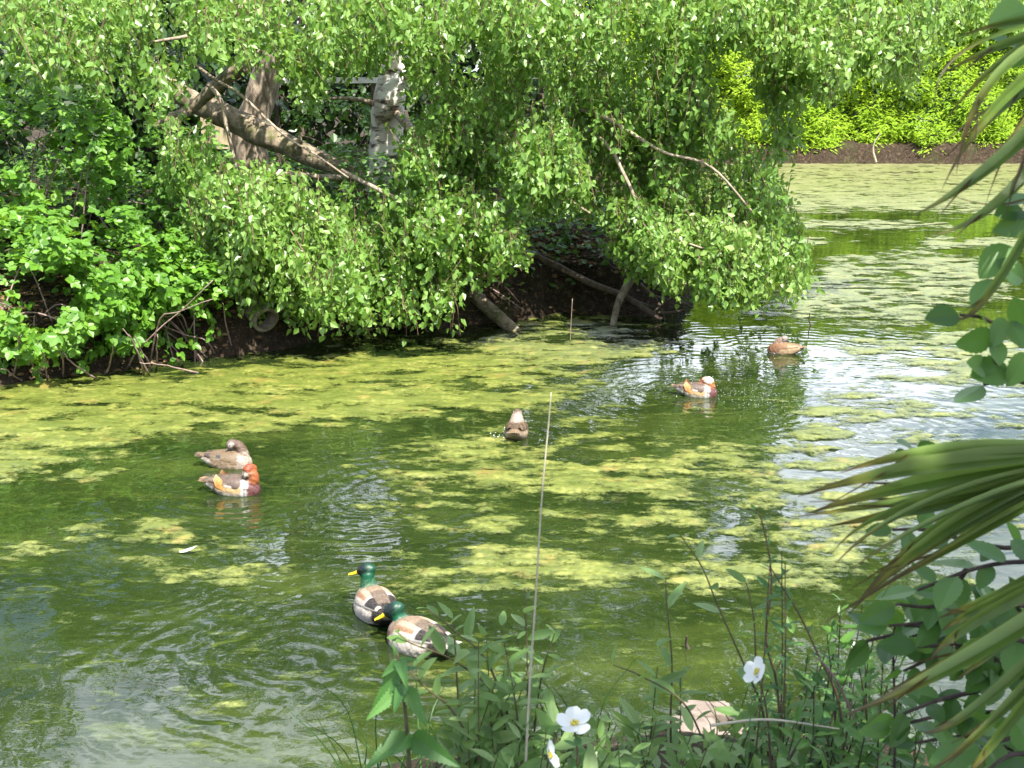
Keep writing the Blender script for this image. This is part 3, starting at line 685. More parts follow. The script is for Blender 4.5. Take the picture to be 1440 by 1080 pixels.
bush('bramble_bush', 'bright green bramble with pale canes reaching the algae, right of the lowest bush', 'bush', at(170, 400, 13.6), (0.95, 0.7, 0.78), 1300, 0.094, 'bramble_leaf', canes=[
    cane((158, 480), (156, 500), (150, 529)), cane((172, 462), (186, 490), (203, 530)), cane((180, 470), (190, 495), (200, 529)), cane((190, 472), (200, 492), (214, 521)), cane((221, 470), (220, 495), (220, 520)), cane((198, 509), (240, 514), (284, 524)),
    cane((300, 393), (250, 440), (196, 488), (175, 520)), cane((312, 425), (318, 455), (329, 497)), cane((228, 460), (250, 478), (275, 496)), cane((200, 445), (240, 447), (258, 450), (268, 500)), cane((300, 420), (250, 440), (225, 452), (210, 515)), cane((222, 455), (262, 470), (290, 480), (300, 500))], upbias=0.55)
bush('bramble_bush', 'shaded dark green bramble mound above the two bright bushes at far left', 'bush', at(70, 235, 14.9), (1.3, 0.95, 1.0), 1500, 0.098, 'bramble_leaf', stems=16)
bush('bramble_bush', 'bramble growing between the fallen trunk and the trailing birch twigs', 'bush', at(235, 275, 15.4), (0.85, 0.6, 0.72), 800, 0.09, 'bramble_leaf', stems=10)
bush('bramble_bush', 'bramble half outside the photo behind the bright bush at left', 'bush', at(-130, 330, 13.6), (1.1, 0.9, 1.0), 600, 0.12, 'bramble_leaf')
bush('bramble_bush', 'small sparse bramble hanging over the tangle of dead shoots beside the pipe', 'bush', at(262, 425, 13.55), (0.62, 0.4, 0.42), 420, 0.085, 'bramble_leaf', stems=8, low=-1.0)
bush('elder_bush', 'low leafy elder bush in the deep shade under the birch beside the log', 'bush', at(790, 345, 17.6), (1.0, 0.6, 0.6), 500, 0.11, 'ground_leaf', tri=False)
bush('elder_bush', 'sunlit leafy bush on the bank behind the white birch trunk', 'bush', at(500, 178, 20.2), (1.3, 0.6, 0.55), 800, 0.10, 'ground_leaf', tri=False)
bush('elder_bush', 'leafy bush low on the bank in front of the birch foot', 'bush', at(480, 262, 16.6), (0.9, 0.5, 0.4), 600, 0.09, 'ground_leaf', tri=False)

# undergrowth carpet on the left bank
n = 26000; q = np.stack([-9 + rng.random(n) * 12.5, 11.5 + rng.random(n) * 10], -1); d = sdist(POND, q)
k = (d > 0.12) & (fbm(q[:, 0] * 1.6, q[:, 1] * 1.6, 3, 31) + 0.12 * np.clip(d, 0, 2) > 0.49); q = q[k]
z = land_h(q[:, 0], q[:, 1]); m = len(q); h = rng.random(m) ** 2 * 0.4 + 0.03
g = Geo(); az = rng.random(m) * 6.283
scatter(g, OV6, np.stack([q[:, 0], q[:, 1], z + h], -1), np.stack([np.cos(az), np.sin(az), -.2 + 0 * az], -1), np.array([.15, -.3, .8]) + rng.normal(size=(m, 3)) * .35, 0.06 + 0.06 * rng.random(m), 0.9)
tag(g.build('undergrowth', M['ground_leaf']), kind='stuff')
# dead leaves and litter along the bank edge
n = 16000; q = np.stack([-6 + rng.random(n) * 9.5, 12.5 + rng.random(n) * 6], -1); d = sdist(POND, q); k = (d > 0.02) & (d < 1.2); q = q[k]; m = len(q)
g = Geo(); az = rng.random(m) * 6.283; z = land_h(q[:, 0], q[:, 1])
scatter(g, OV6, np.stack([q[:, 0], q[:, 1], z + 0.012], -1), np.stack([np.cos(az), np.sin(az), .1 + 0 * az], -1), np.array([0, -.2, .8]) + rng.normal(size=(m, 3)) * .4, 0.05 + 0.04 * rng.random(m), 0.8)
tag(g.build('leaf_litter', M['dry_leaf']), kind='stuff')

# ------------------------------------------------------------------ trees closing the view behind the bank
def tree(name, label, c, r, n, llen, mat, group=None, trunk_r=0.16):
    zb = hfun(c[0], c[1]); e = empty(name, (c[0], c[1], zb), label, 'tree', group)
    g = Geo(); top = np.array([c[0], c[1], c[2] + r[2] * .5]); P = curve_pts([(c[0] + .1, c[1], zb - .1), (c[0], c[1], c[2] - r[2] * .3), top], 12); tube(g, P, trunk_r, 0.04, sides=9, wob=.1)
    P2, d = shell_pts(c, r, n, 0.5, -1.0)
    for k in rng.choice(len(P2), 12):
        j = rng.random() * .6 + .2; a = P[int(j * (len(P) - 1))]; tube(g, curve_pts([a, (a + P2[k]) / 2 + [0, 0, .15], P2[k]], 8), 0.04, 0.01, sides=5, cap=False)
    g.build('trunk', M['brown_bark'], e, True)
    g = Geo(); m = len(P2); scatter(g, OV6, P2, rand_dirs(m) + [0, 0, -.4] + d * .5, d * .7 + [.1, -.2, .5] + rng.normal(size=(m, 3)) * .4, llen * (.6 + .7 * rng.random(m)), 0.8)
    g.build('crown', M[mat], e); return e
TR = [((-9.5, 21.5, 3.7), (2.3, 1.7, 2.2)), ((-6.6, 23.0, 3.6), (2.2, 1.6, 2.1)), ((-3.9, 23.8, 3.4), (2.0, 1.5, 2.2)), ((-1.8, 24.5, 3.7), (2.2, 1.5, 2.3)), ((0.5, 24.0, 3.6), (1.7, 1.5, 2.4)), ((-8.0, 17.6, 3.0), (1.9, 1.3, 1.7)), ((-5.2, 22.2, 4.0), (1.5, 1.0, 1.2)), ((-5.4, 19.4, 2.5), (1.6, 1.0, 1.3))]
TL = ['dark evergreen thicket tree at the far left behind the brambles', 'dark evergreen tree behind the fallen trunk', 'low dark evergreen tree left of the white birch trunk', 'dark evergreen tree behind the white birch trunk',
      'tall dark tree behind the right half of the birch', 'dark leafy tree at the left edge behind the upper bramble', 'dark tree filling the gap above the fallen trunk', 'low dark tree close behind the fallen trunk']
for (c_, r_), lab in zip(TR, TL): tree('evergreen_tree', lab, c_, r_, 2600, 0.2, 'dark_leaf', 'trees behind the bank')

# ------------------------------------------------------------------ far hedge
e = empty('conifer_hedge', (14, 46, hfun(14, 46)), 'tall sunlit yellow-green conifer hedge overhanging the far bank', 'hedge')
def spray_tpl():
    V = []; F = []
    pts = [(0, 0), (.12, .10), (.30, .20), (.30, .10), (.50, .22), (.52, .10), (.72, .16), (.74, .06), (1, 0)]
    up = [(x, y) for x, y in pts]; n = len(up)
    for x, y in up: V.append((x, 0, -.25 * x * x)); V.append((x, y, -.25 * x * x + .05 * y)); V.append((x, -y, -.25 * x * x + .05 * y))
    for i in range(n - 1): a = 3 * i; F.append((a, a + 1, a + 4, a + 3)); F.append((a, a + 3, a + 5, a + 2))
    return np.array(V, float), np.array(F)
SPR = spray_tpl()
n = 42000
x = 0 + rng.random(n) * 34; z = 0.3 + rng.random(n) ** 1.15 * 6.2
front = 44.35 + 0.9 * (fbm(x * .55, z * .55, 3, 41) - .5) * 2 + 0.3 * (fbm(x * 1.6, z * 1.6, 2, 42) - .5) * 2 + np.clip(z - 1.2, 0, 9) * .13
zb = 0.34 + 0.25 * (fbm(x * 1.2, x * 0 + 3, 3, 44) - .5) * 2
k = z > zb; x = x[k]; z = z[k]; front = front[k]; m = len(x)
y = front + rng.random(m) ** 2 * 0.6
y = np.maximum(y, 43.9 + .15 * rng.random(m))
g = Geo(); sd_ = np.sign(rng.normal(size=m) - 0.25)
D = np.stack([sd_ * (.75 + .3 * rng.random(m)), -0.45 - .3 * rng.random(m), 0.05 - .45 * rng.random(m)], -1) + rng.normal(size=(m, 3)) * .35
N = np.array([.15, -.55, .65]) + rng.normal(size=(m, 3)) * .3
rr = np.clip(.35 * rng.random(m) + .45 * fbm(x * .5, z * .7, 2, 47) + 0.25, 0, 1)
scatter(g, SPR, np.stack([x, y, z], -1), D, N, 0.13 + .20 * rng.random(m), .55, rr)
kk = rng.choice(m, 95000); j_ = rng.normal(size=(95000, 3)) * [.12, .05, .10]
NDL = leaf6(0.16, 0.12, .3, .65, .1, .15)
scatter(g, NDL, np.stack([x, y - .06, z], -1)[kk] + j_, D[kk] + rng.normal(size=(95000, 3)) * .35, N[kk], .09 + .08 * rng.random(95000), 1.0, np.clip(rr[kk] + rng.normal(size=95000) * .1, 0, 1))
g.build('foliage', M['hedge_leaf'], e)
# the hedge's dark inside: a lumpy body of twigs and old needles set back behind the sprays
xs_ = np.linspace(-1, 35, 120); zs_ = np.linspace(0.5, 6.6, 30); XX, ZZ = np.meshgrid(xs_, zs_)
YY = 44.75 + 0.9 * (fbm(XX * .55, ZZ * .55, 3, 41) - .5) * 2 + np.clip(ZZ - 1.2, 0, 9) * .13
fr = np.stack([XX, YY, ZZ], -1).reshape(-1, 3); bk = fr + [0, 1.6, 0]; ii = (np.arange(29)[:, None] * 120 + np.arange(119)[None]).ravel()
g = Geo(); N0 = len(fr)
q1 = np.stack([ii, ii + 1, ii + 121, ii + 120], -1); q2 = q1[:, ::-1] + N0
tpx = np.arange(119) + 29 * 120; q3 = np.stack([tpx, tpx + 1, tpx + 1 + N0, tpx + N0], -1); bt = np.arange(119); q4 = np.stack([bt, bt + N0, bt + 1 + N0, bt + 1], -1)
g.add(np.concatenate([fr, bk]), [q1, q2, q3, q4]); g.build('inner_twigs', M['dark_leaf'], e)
g = Geo()
for x_ in np.arange(1, 34, 0.9):
    x_ += rng.normal() * .2; tube(g, curve_pts([(x_, 45.2, 0.2), (x_ + .1, 45.4, 1.0), (x_, 45.9, 4)], 8), 0.07, 0.03, sides=6)
g.build('trunk_row', M['brown_bark'], e)
# pale dry stem on the far bank and a few tufts
b_ = at(1231, 226, 43.4); branch('dry_stem', 'pale bent dry stem standing on the far bank below the hedge', 'stem', [(1232, 228, 43.5), (1228, 212, 43.4), (1230, 200, 43.3), (1238, 188, 43.2)], 0.035, 0.015, 'straw')

#PART3
# ------------------------------------------------------------------ ducks
def c3(r, g_, b_): return np.array([r, g_, b_], float) ** 1.25 * 0.82
t = NT('plumage'); a = t.attr('tint').outputs['Color']; v = t.coords('Object', (1, 1, 1.7)); n1 = t.noise(v, 70, 4, 0.7); n2 = t.noise(v, 240, 2)
vo = t.n.new('ShaderNodeTexVoronoi'); vo.inputs['Scale'].default_value = 62; t.link(v, vo.inputs['Vector']); a = t.mix(t.ramp(vo.outputs['Distance'], [(0.30, 0.0), (0.62, 0.16)]), a, t.mix(0.5, a, (0.5, 0.42, 0.33)))
c = t.mix(t.ramp(n1, [(0.38, 0.10), (0.66, 0.70)]), a, t.mix(0.75, a, (0.02, 0.015, 0.01)))
M['plumage'] = t.done(t.principled(c, 0.55, 0.35, t.bump(n2, 0.3, 0.003)))
t = NT('green_plumage'); a = t.attr('tint').outputs['Color']
n1 = t.noise(t.coords('Object'), 160, 3); M['gloss'] = t.done(t.principled(t.mix(t.math('MULTIPLY', n1, 0.6), a, (0.004, 0.012, 0.012)), 0.45, 0.5, t.bump(n1, 0.4, 0.004)))
t = NT('bill_horn'); a = t.attr('tint').outputs['Color']; M['bill'] = t.done(t.principled(a, 0.4, 0.5))
t = NT('eye_black'); M['eye'] = t.done(t.principled((0.01, 0.008, 0.006), 0.1, 0.6))

def loft(sections, ns=64, nt=40):
    S = np.array(sections, float); s = np.linspace(0, 1, len(S)); q = np.linspace(0, 1, ns)
    # smooth interpolation of the sections
    f = curve_pts(S, ns); x, w_, zt, zb = f.T
    th = np.linspace(0, 2 * np.pi, nt, endpoint=False); sn = np.sin(th); cs = np.cos(th)
    zc = (zt * .45 + zb * .55)
    Z = zc[:, None] + np.where(sn > 0, (zt - zc)[:, None] * sn, (zc - zb)[:, None] * sn)
    Yy = w_[:, None] * np.sign(cs) * np.abs(cs) ** 0.85
    V = np.stack([x[:, None] + 0 * Z, Yy, Z], -1); n = len(x)
    i = np.arange(n - 1)[:, None] * nt; j = np.arange(nt)[None]
    F = np.stack([i + j, i + nt + j, i + nt + (j + 1) % nt, i + (j + 1) % nt], -1).reshape(-1, 4)
    return V.reshape(-1, 3), F, nt, n, np.repeat(x, nt), np.tile(sn, n)
def ellipsoid(c, R, rad, n=18):
    th = np.linspace(0.02, np.pi - 0.02, n); ph = np.linspace(0, 2 * np.pi, 2 * n, endpoint=False)
    u = np.stack([np.cos(th)[:, None] + 0 * ph[None], np.sin(th)[:, None] * np.cos(ph)[None], np.sin(th)[:, None] * np.sin(ph)[None]], -1).reshape(-1, 3)
    V = (u * np.asarray(rad)) @ R.T + np.asarray(c); k = 2 * n
    i = np.arange(n - 1)[:, None] * k; j = np.arange(k)[None]
    F = np.stack([i + j, i + k + j, i + k + (j + 1) % k, i + (j + 1) % k], -1).reshape(-1, 4)
    return V, [F, np.arange(k)[None, ::-1], (np.arange(k) + (n - 1) * k)[None]], u
def rot(yaw, pitch):
    cy_, sy = math.cos(yaw), math.sin(yaw); cp, sp = math.cos(pitch), math.sin(pitch)
    f = np.array([cy_ * cp, sy * cp, sp]); l = np.array([-sy, cy_, 0]); u = np.cross(f, l)
    return np.stack([f, l, u], 1)

def duck(name, label, group, pos, head_ang, sec, neck, skull, yaw, pitch, hr, bodycol, headcol, neckcol, wingcol, bill, billcol, tailcol, gloss_head=False, crest=None, sails=False, scale=1.0, wx=(-.17, .12)):
    ch, sh = math.cos(head_ang), math.sin(head_ang); Rw = np.array([[ch, -sh, 0], [sh, ch, 0], [0, 0, 1]])
    W = lambda V: (np.asarray(V) * scale) @ Rw.T + np.array([pos[0], pos[1], 0.0])
    e = empty(name, (pos[0], pos[1], 0), label, 'duck', group)
    g = Geo(); src = []; cols = []
    V, F, nt, ns, bx, bs = loft(sec); Vb = V
    g.add(V, [F, np.arange(nt)[None, :], (np.arange(nt) + (ns - 1) * nt)[None, ::-1]]); src.append(V); cols.append(np.array([bodycol(x, s, v_) for x, s, v_ in zip(bx, bs, V)]))
    nk = np.array(neck, float); P = curve_pts(nk, 24); gg = Geo(); tube(gg, P[:, :3], P[:, 3], sides=20); V = gg.v[0]; g.add(V, gg.f[0])
    src.append(V); cols.append(np.array([neckcol(i / (len(P) - 1), V[i * 20 + j]) for i in range(len(P)) for j in range(20)]))
    R = rot(yaw, pitch); V, F, u = ellipsoid(skull, R, hr); g.add(V, F); src.append(V); cols.append(np.array([headcol(q) for q in u]))
    if crest is not None:
        cr = np.array(crest, float); loc = cr[:, :3] @ R.T + np.asarray(skull); P = curve_pts(np.concatenate([loc, cr[:, 3:]], 1), 16)
        gg = Geo(); tube(gg, P[:, :3], P[:, 3], sides=16); V = gg.v[0]; g.add(V, gg.f[0]); src.append(V)
        cols.append(np.array([crestcol(i / (len(P) - 1)) for i in range(len(P)) for j in range(16)]))
    o = g.build('body', M['plumage'], None, True)
    md = o.modifiers.new('r', 'REMESH'); md.mode = 'VOXEL'; md.voxel_size = 0.0055; md.use_smooth_shade = True
    ms = o.modifiers.new('s', 'SMOOTH'); ms.iterations = 5; ms.factor = 0.5
    dg = bpy.context.evaluated_depsgraph_get(); ev = o.evaluated_get(dg); me = bpy.data.meshes.new_from_object(ev)
    bpy.data.objects.remove(o)
    n = len(me.vertices); co = np.empty(n * 3); me.vertices.foreach_get('co', co); co = co.reshape(-1, 3)
    S = np.concatenate(src); Cc = np.concatenate(cols); kd = kdtree.KDTree(len(S))
    for i_, p_ in enumerate(S): kd.insert(p_, i_)
    kd.balance(); jit_ = np.stack([fbm(co[:, 0] * 130 + 3 * a_, co[:, 1] * 130 + co[:, 2] * 90 + 7 * a_, 3, 80 + a_) - .5 for a_ in range(3)], -1) * np.array([.030, .014, .018]); ix = np.array([kd.find(p_)[1] for p_ in co + jit_])
    nr_ = np.empty(n * 3); me.vertices.foreach_get('normal', nr_); co = co + nr_.reshape(-1, 3) * ((fbm(co[:, 0] * 45, co[:, 1] * 60 + co[:, 2] * 60, 3, 90) - .5) * .007)[:, None]
    for nm in list(me.attributes.keys()):
        if nm in ('tint', 'rnd'): me.attributes.remove(me.attributes[nm])
    Cv = Cc[ix]; ed = np.array([e_.vertices[:] for e_ in me.edges])
    for _ in range(2):
        acc = Cv.copy(); cnt = np.ones((n, 1)); np.add.at(acc, ed[:, 0], Cv[ed[:, 1]]); np.add.at(acc, ed[:, 1], Cv[ed[:, 0]]); np.add.at(cnt, ed[:, 0], 1); np.add.at(cnt, ed[:, 1], 1); Cv = acc / cnt
    at_ = me.attributes.new('tint', 'FLOAT_COLOR', 'POINT'); at_.data.foreach_set('color', np.concatenate([Cv, np.ones((n, 1))], 1).ravel())
    me.vertices.foreach_set('co', W(co).ravel()); me.update(); me.materials.clear(); me.materials.append(M['plumage'])
    if gloss_head:
        me.materials.append(M['gloss']); hv = np.linalg.norm(co - np.asarray(skull), axis=1) < 0.065
        mi = np.array([1 if all(hv[v_] for v_ in p.vertices) else 0 for p in me.polygons], np.int32); me.polygons.foreach_set('material_index', mi)
    me.polygons.foreach_set('use_smooth', np.ones(len(me.polygons), bool))
    b = bpy.data.objects.new('body', me); COL.objects.link(b); attach(b, e)
    # bill
    L_, w0, w1 = bill; n = 10; s = np.linspace(0, 1, n); g = Geo()
    wv = np.where(s < .25, w0 - (w0 - w0 * .75) * s / .25, w0 * .75 + (w1 - w0 * .75) * (s - .25) / .75) * np.where(s > .88, .75, 1)
    hv = np.interp(s, [0, .4, 1], [w0 * 1.0, w0 * .5, .004]); zc = np.interp(s, [0, .4, 1], [0, -.004, -.006])
    th = np.linspace(0, 2 * np.pi, 12, endpoint=False)
    V = np.stack([(hr[0] * .82 + L_ * s)[:, None] + 0 * th, wv[:, None] * np.cos(th), zc[:, None] - .004 + hv[:, None] * np.sin(th)], -1).reshape(-1, 3)
    i = np.arange(n - 1)[:, None] * 12; j = np.arange(12)[None]
    g.add(W(V @ R.T + np.asarray(skull)), [np.stack([i + j, i + 12 + j, i + 12 + (j + 1) % 12, i + (j + 1) % 12], -1).reshape(-1, 4), (np.arange(12) + 12 * (n - 1))[None]], .5, billcol)
    g.build('bill', M['bill'], e, True)
    for sg in (-1, 1):
        V, F, u = ellipsoid(np.array([hr[0] * .42, sg * hr[1] * .84, hr[2] * .28]), np.eye(3), (.0055, .003, .0055), 6); g = Geo(); g.add(W(V @ R.T + np.asarray(skull)), F); g.build('eye', M['eye'], e, True)
    # folded wings, shells standing a few millimetres off the flanks
    S_ = np.array(sec, float); f = curve_pts(S_, 64)
    for sg in (-1, 1):
        xx = np.linspace(wx[1], wx[0], 30); tt = np.linspace(0, 1, 14); XX, TT = np.meshgrid(xx, tt, indexing='ij')
        s01 = (wx[1] - XX) / (wx[1] - wx[0])
        ang = np.radians(8 + 20 * s01 + (76 - 30 * s01 - 8) * TT); w_ = np.interp(XX, f[:, 0], f[:, 1]); zt = np.interp(XX, f[:, 0], f[:, 2]); zb = np.interp(XX, f[:, 0], f[:, 3]); zc = zt * .45 + zb * .55
        off = 0.009 * np.sqrt(np.clip(np.sin(np.pi * np.clip(TT, 0, 1)) * np.minimum(1, s01 * 6) , 0, 1)) - 0.004 + 0.012 * np.clip(s01 - .7, 0, 1)
        Yy = sg * (w_ * np.abs(np.cos(ang)) ** .85 + off * np.cos(ang)); ZZ = zc + (zt - zc) * np.sin(ang) + off * np.sin(ang) + .006 * s01
        V = np.stack([XX, Yy, ZZ], -1).reshape(-1, 3); i = np.arange(29)[:, None] * 14 + np.arange(13)[None]
        Fq = np.stack([i, i + 1, i + 15, i + 14], -1).reshape(-1, 4)
        if sg > 0: Fq = Fq[:, ::-1]
        g = Geo(); g.add(W(V), Fq, .5, np.array([wingcol(a_, b_) for a_, b_ in zip(s01.ravel(), TT.ravel())])); g.build('wing', M['plumage'], e, True)
    # tail: overlapping flat feathers
    g = Geo(); x0 = sec[1][0]
    for k in range(-3, 4):
        a_ = k * .13; d = np.array([-math.cos(a_), math.sin(a_), 0.12]); tpl = blade(6, lambda q: .20 * math.sin(math.pi * min(1, .12 + q * .86)) ** .7, .1)
        scatter(g, tpl, W(np.array([[x0 + .035, k * .006, sec[1][2] - .012 - .002 * abs(k)]])), (d @ Rw.T)[None], [[0, 0, 1]], .085 * scale, .8, col=tailcol(abs(k))[None])
    g.build('tail', M['plumage'], e, True)
    if sails:
        for sg in (-1, 1):
            P = np.array([(-.01, .080, .045), (-.045, .086, .04), (-.085, .080, .06), (-.105, .064, .105), (-.085, .058, .135), (-.045, .068, .105)]) * [1, sg, 1]
            cpt = P.mean(0) + [0, sg * .006, 0]; V = np.concatenate([P, [cpt]]); Fq = np.array([[i, (i + 1) % 6, 6] for i in range(6)])
            V2 = V - [0, sg * .004, 0]; g = Geo(); col = np.array([[.50, .17, .03]] * 3 + [[.62, .36, .16], [.68, .44, .22], [.56, .24, .06], [.54, .22, .04]])
            g.add(W(V), Fq, .5, col); g.add(W(V2), Fq[:, ::-1], .5, col); g.build('sail_feather', M['plumage'], e)
    return e

MAL = [(-.24, .012, .095, .08), (-.205, .042, .105, .055), (-.15, .072, .12, .015), (-.07, .100, .14, -.03), (.02, .110, .15, -.06), (.10, .104, .14, -.065), (.165, .080, .115, -.05), (.205, .045, .08, -.02), (.22, .01, .04, .02)]
def mal_body(x, s, p):
    if x < -.215: return c3(.55, .5, .45)
    if x < -.13: return c3(.012, .012, .014) if s > -.5 else c3(.06, .05, .045)
    if x > .14: return c3(.30, .17, .11) if s < .55 else c3(.42, .33, .27)
    if s > .45: return c3(.40, .30, .22) if x > 0 else c3(.22, .17, .13)
    return c3(.86, .78, .70)
def mal_head(u):
    if u[0] > .45: return c3(.006, .012, .009)
    return c3(.0, .11, .055) if u[0] < -.1 else c3(.002, .022, .014)
def mal_neck(s, p): return c3(.30, .17, .11) if s < .22 else (c3(.78, .76, .72) if s < .36 else c3(.0, .17, .085))
def mal_wing(s, t_):
    if s > .90: return c3(.62, .56, .50)
    if .60 < s <= .90: return c3(.70, .66, .62) if (t_ < .16) else c3(.022, .018, .022)
    if .54 < s <= .60: return c3(.72, .68, .64)
    if t_ < .45: return c3(.80, .72, .63)
    return c3(.46, .28, .17) if t_ < .68 else c3(.58, .45, .34)
def ang(x, y): return math.atan2(y, x)
NB = [(.115, 0, .06, .068), (.142, 0, .115, .050), (.152, 0, .16, .040), (.154, 0, .20, .036)]
duck('mallard_drake', 'mallard drake with head up and yellow bill pointing left, just behind the other drake', 'mallard drakes', DUCKS['mallard_back'], ang(-.42, .90), MAL, NB, (.166, .004, .212), math.radians(58), math.radians(-12), (.056, .036, .040),
     mal_body, mal_head, mal_neck, mal_wing, (.060, .017, .017), c3(.72, .56, .03), lambda k: c3(.7, .66, .6), True, scale=1.04)
duck('mallard_drake', 'mallard drake nearest the leafy shrub, its yellow bill lowered to the water', 'mallard drakes', DUCKS['mallard_front'], ang(-.72, .69), MAL, [(.12, 0, .06, .060), (.150, .0, .105, .044), (.165, .01, .135, .036), (.172, .015, .155, .031)], (.178, .02, .162), math.radians(42), math.radians(-24), (.058, .037, .041),
     mal_body, mal_head, mal_neck, mal_wing, (.064, .018, .018), c3(.75, .60, .03), lambda k: c3(.7, .66, .6), True, scale=1.08)

MAN = [(-.20, .012, .085, .072), (-.17, .034, .092, .045), (-.12, .060, .100, .012), (-.05, .082, .112, -.03), (.02, .088, .118, -.05), (.09, .084, .112, -.052), (.145, .064, .092, -.04), (.175, .036, .065, -.015), (.188, .01, .035, .015)]
def hen_body(x, s, p):
    if x < -.10 and s < .25: return c3(.72, .68, .62)
    if x > .10: return c3(.62, .54, .46) if (int(x * 260 + s * 9) % 2) else c3(.40, .32, .26)
    if s < .15: return c3(.50, .40, .30) if (int(x * 120) + int(s * 9)) % 2 else c3(.36, .28, .20)
    return c3(.26, .19, .12)
def hen_head(u):
    if u[0] > .5 and u[2] < .2: return c3(.50, .42, .38)
    if abs(u[1]) > .72 and -.2 < u[0] < .65 and abs(u[2] - .2) < .4: return c3(.62, .56, .50)
    return c3(.26, .20, .175) if u[0] > -.3 else c3(.15, .09, .065)
def hen_neck(s, p): return c3(.45, .36, .29) if s < .35 else c3(.17, .11, .08)
def hen_wing(s, t_):
    if s > .8: return c3(.10, .08, .07)
    if t_ < .12 and .5 < s: return c3(.66, .62, .58)
    if .48 < s < .60 and .3 < t_ < .6: return c3(.04, .07, .10)
    return c3(.22, .155, .09) if t_ > .45 else c3(.28, .21, .13)
duck('mandarin_hen', 'grey-brown mandarin hen preening with white belly, upper of the left pair', 'mandarin hens', DUCKS['hen_left'], ang(1, -.05), MAN, [(.12, 0, .05, .055), (.118, 0, .11, .042), (.095, 0, .15, .036), (.065, -.008, .168, .032)], (.052, -.012, .166), math.radians(-150), math.radians(-35), (.042, .031, .034),
     hen_body, hen_head, hen_neck, hen_wing, (.030, .010, .008), c3(.22, .18, .17), lambda k: c3(.24, .18, .13), scale=1.12, wx=(-.14, .09))
def dr_body(x, s, p):
    if x < -.11 and s < .1: return c3(.74, .70, .66)
    if x < -.09: return c3(.20, .15, .11)
    if .085 < x < .098 or .112 < x < .124: return c3(.80, .78, .75)
    if .098 <= x <= .112: return c3(.02, .015, .02)
    if x > .124: return c3(.18, .06, .07)
    if s < .35: return c3(.58, .42, .22) if s > -.1 else c3(.70, .64, .54)
    return c3(.19, .14, .11)
def dr_head(u):
    if u[2] > -.05 and -.85 < u[0] < .72: return c3(.80, .76, .70)
    if u[0] < -.2: return c3(.50, .17, .04)
    return c3(.56, .26, .07)
def dr_face(u):
    if u[0] < -.1: return c3(.50, .14, .035)
    if u[2] > .45 and abs(u[1]) > .3: return c3(.62, .56, .48)
    return c3(.07, .05, .04)
def dr_neck(s, p): return c3(.20, .07, .06) if s < .25 else c3(.42, .14, .035)
def crestcol(s): return c3(.36, .085, .02) if s < .6 else c3(.46, .15, .03)
def dr_wing(s, t_):
    if s > .82: return c3(.25, .19, .15)
    if .25 < s < .5 and t_ < .16: return c3(.78, .76, .74)
    if t_ < .35 and s > .4: return c3(.30, .23, .15)
    return c3(.17, .12, .10)
duck('mandarin_drake', 'mandarin drake with rusty mane bowing its head, lower of the left pair', 'mandarin drakes', DUCKS['drake_left'], ang(1, -.12), MAN, [(.11, 0, .05, .056), (.14, 0, .095, .046), (.138, -.004, .125, .040), (.122, -.012, .138, .034)], (.112, -.018, .132), math.radians(-125), math.radians(-48), (.042, .031, .034),
     dr_body, dr_face, dr_neck, dr_wing, (.028, .010, .008), c3(.5, .10, .08), lambda k: c3(.40, .27, .18), crest=[(-.005, 0, .018, .030), (-.035, 0, .014, .030), (-.055, 0, -.012, .026), (-.055, 0, -.045, .014)], sails=True, scale=1.14, wx=(-.14, .08))
duck('mandarin_drake', 'mandarin drake with large white face patch shaking spray in open water', 'mandarin drakes', DUCKS['drake_right'], ang(1, -.18), MAN, [(.11, 0, .05, .056), (.12, 0, .085, .050), (.118, 0, .11, .042), (.112, 0, .125, .036)], (.108, 0, .128), math.radians(-18), math.radians(-22), (.056, .044, .046),
     dr_body, dr_head, dr_neck, dr_wing, (.028, .011, .009), c3(.45, .16, .14), lambda k: c3(.36, .27, .20), crest=[(-.005, 0, .012, .034), (-.035, 0, -.004, .032), (-.05, 0, -.03, .026), (-.05, 0, -.055, .014)], sails=True, scale=1.1, wx=(-.14, .08))
def mid_body(x, s, p):
    if s < .35 and x < 0: return c3(.46, .37, .27)
    if x < -.14: return c3(.30, .22, .14)
    return c3(.13, .085, .05)
duck('mandarin_hen', 'brown hen seen from behind with its beige neck stretched straight up', 'mandarin hens', DUCKS['hen_mid'], ang(.10, 1), MAN, [(.02, 0, .07, .066), (.04, 0, .105, .056), (.052, 0, .135, .046), (.058, 0, .155, .038)], (.074, 0, .158), math.radians(8), math.radians(5), (.046, .035, .034),
     mid_body, lambda u: (c3(.20, .14, .11) if u[2] > .55 else c3(.46, .37, .31)), lambda s, p: c3(.48, .39, .33), lambda s, t_: c3(.12, .08, .05) if (int(s * 9 + t_ * 3) % 3) else c3(.26, .17, .10), (.030, .010, .008), c3(.22, .18, .17), lambda k: c3(.34, .26, .18), scale=1.16, wx=(-.13, .09))
def far_body(x, s, p):
    if x > .05: return c3(.30, .16, .09) if s > -.1 else c3(.5, .42, .34)
    return c3(.48, .36, .22) if s < .5 else c3(.34, .22, .12)
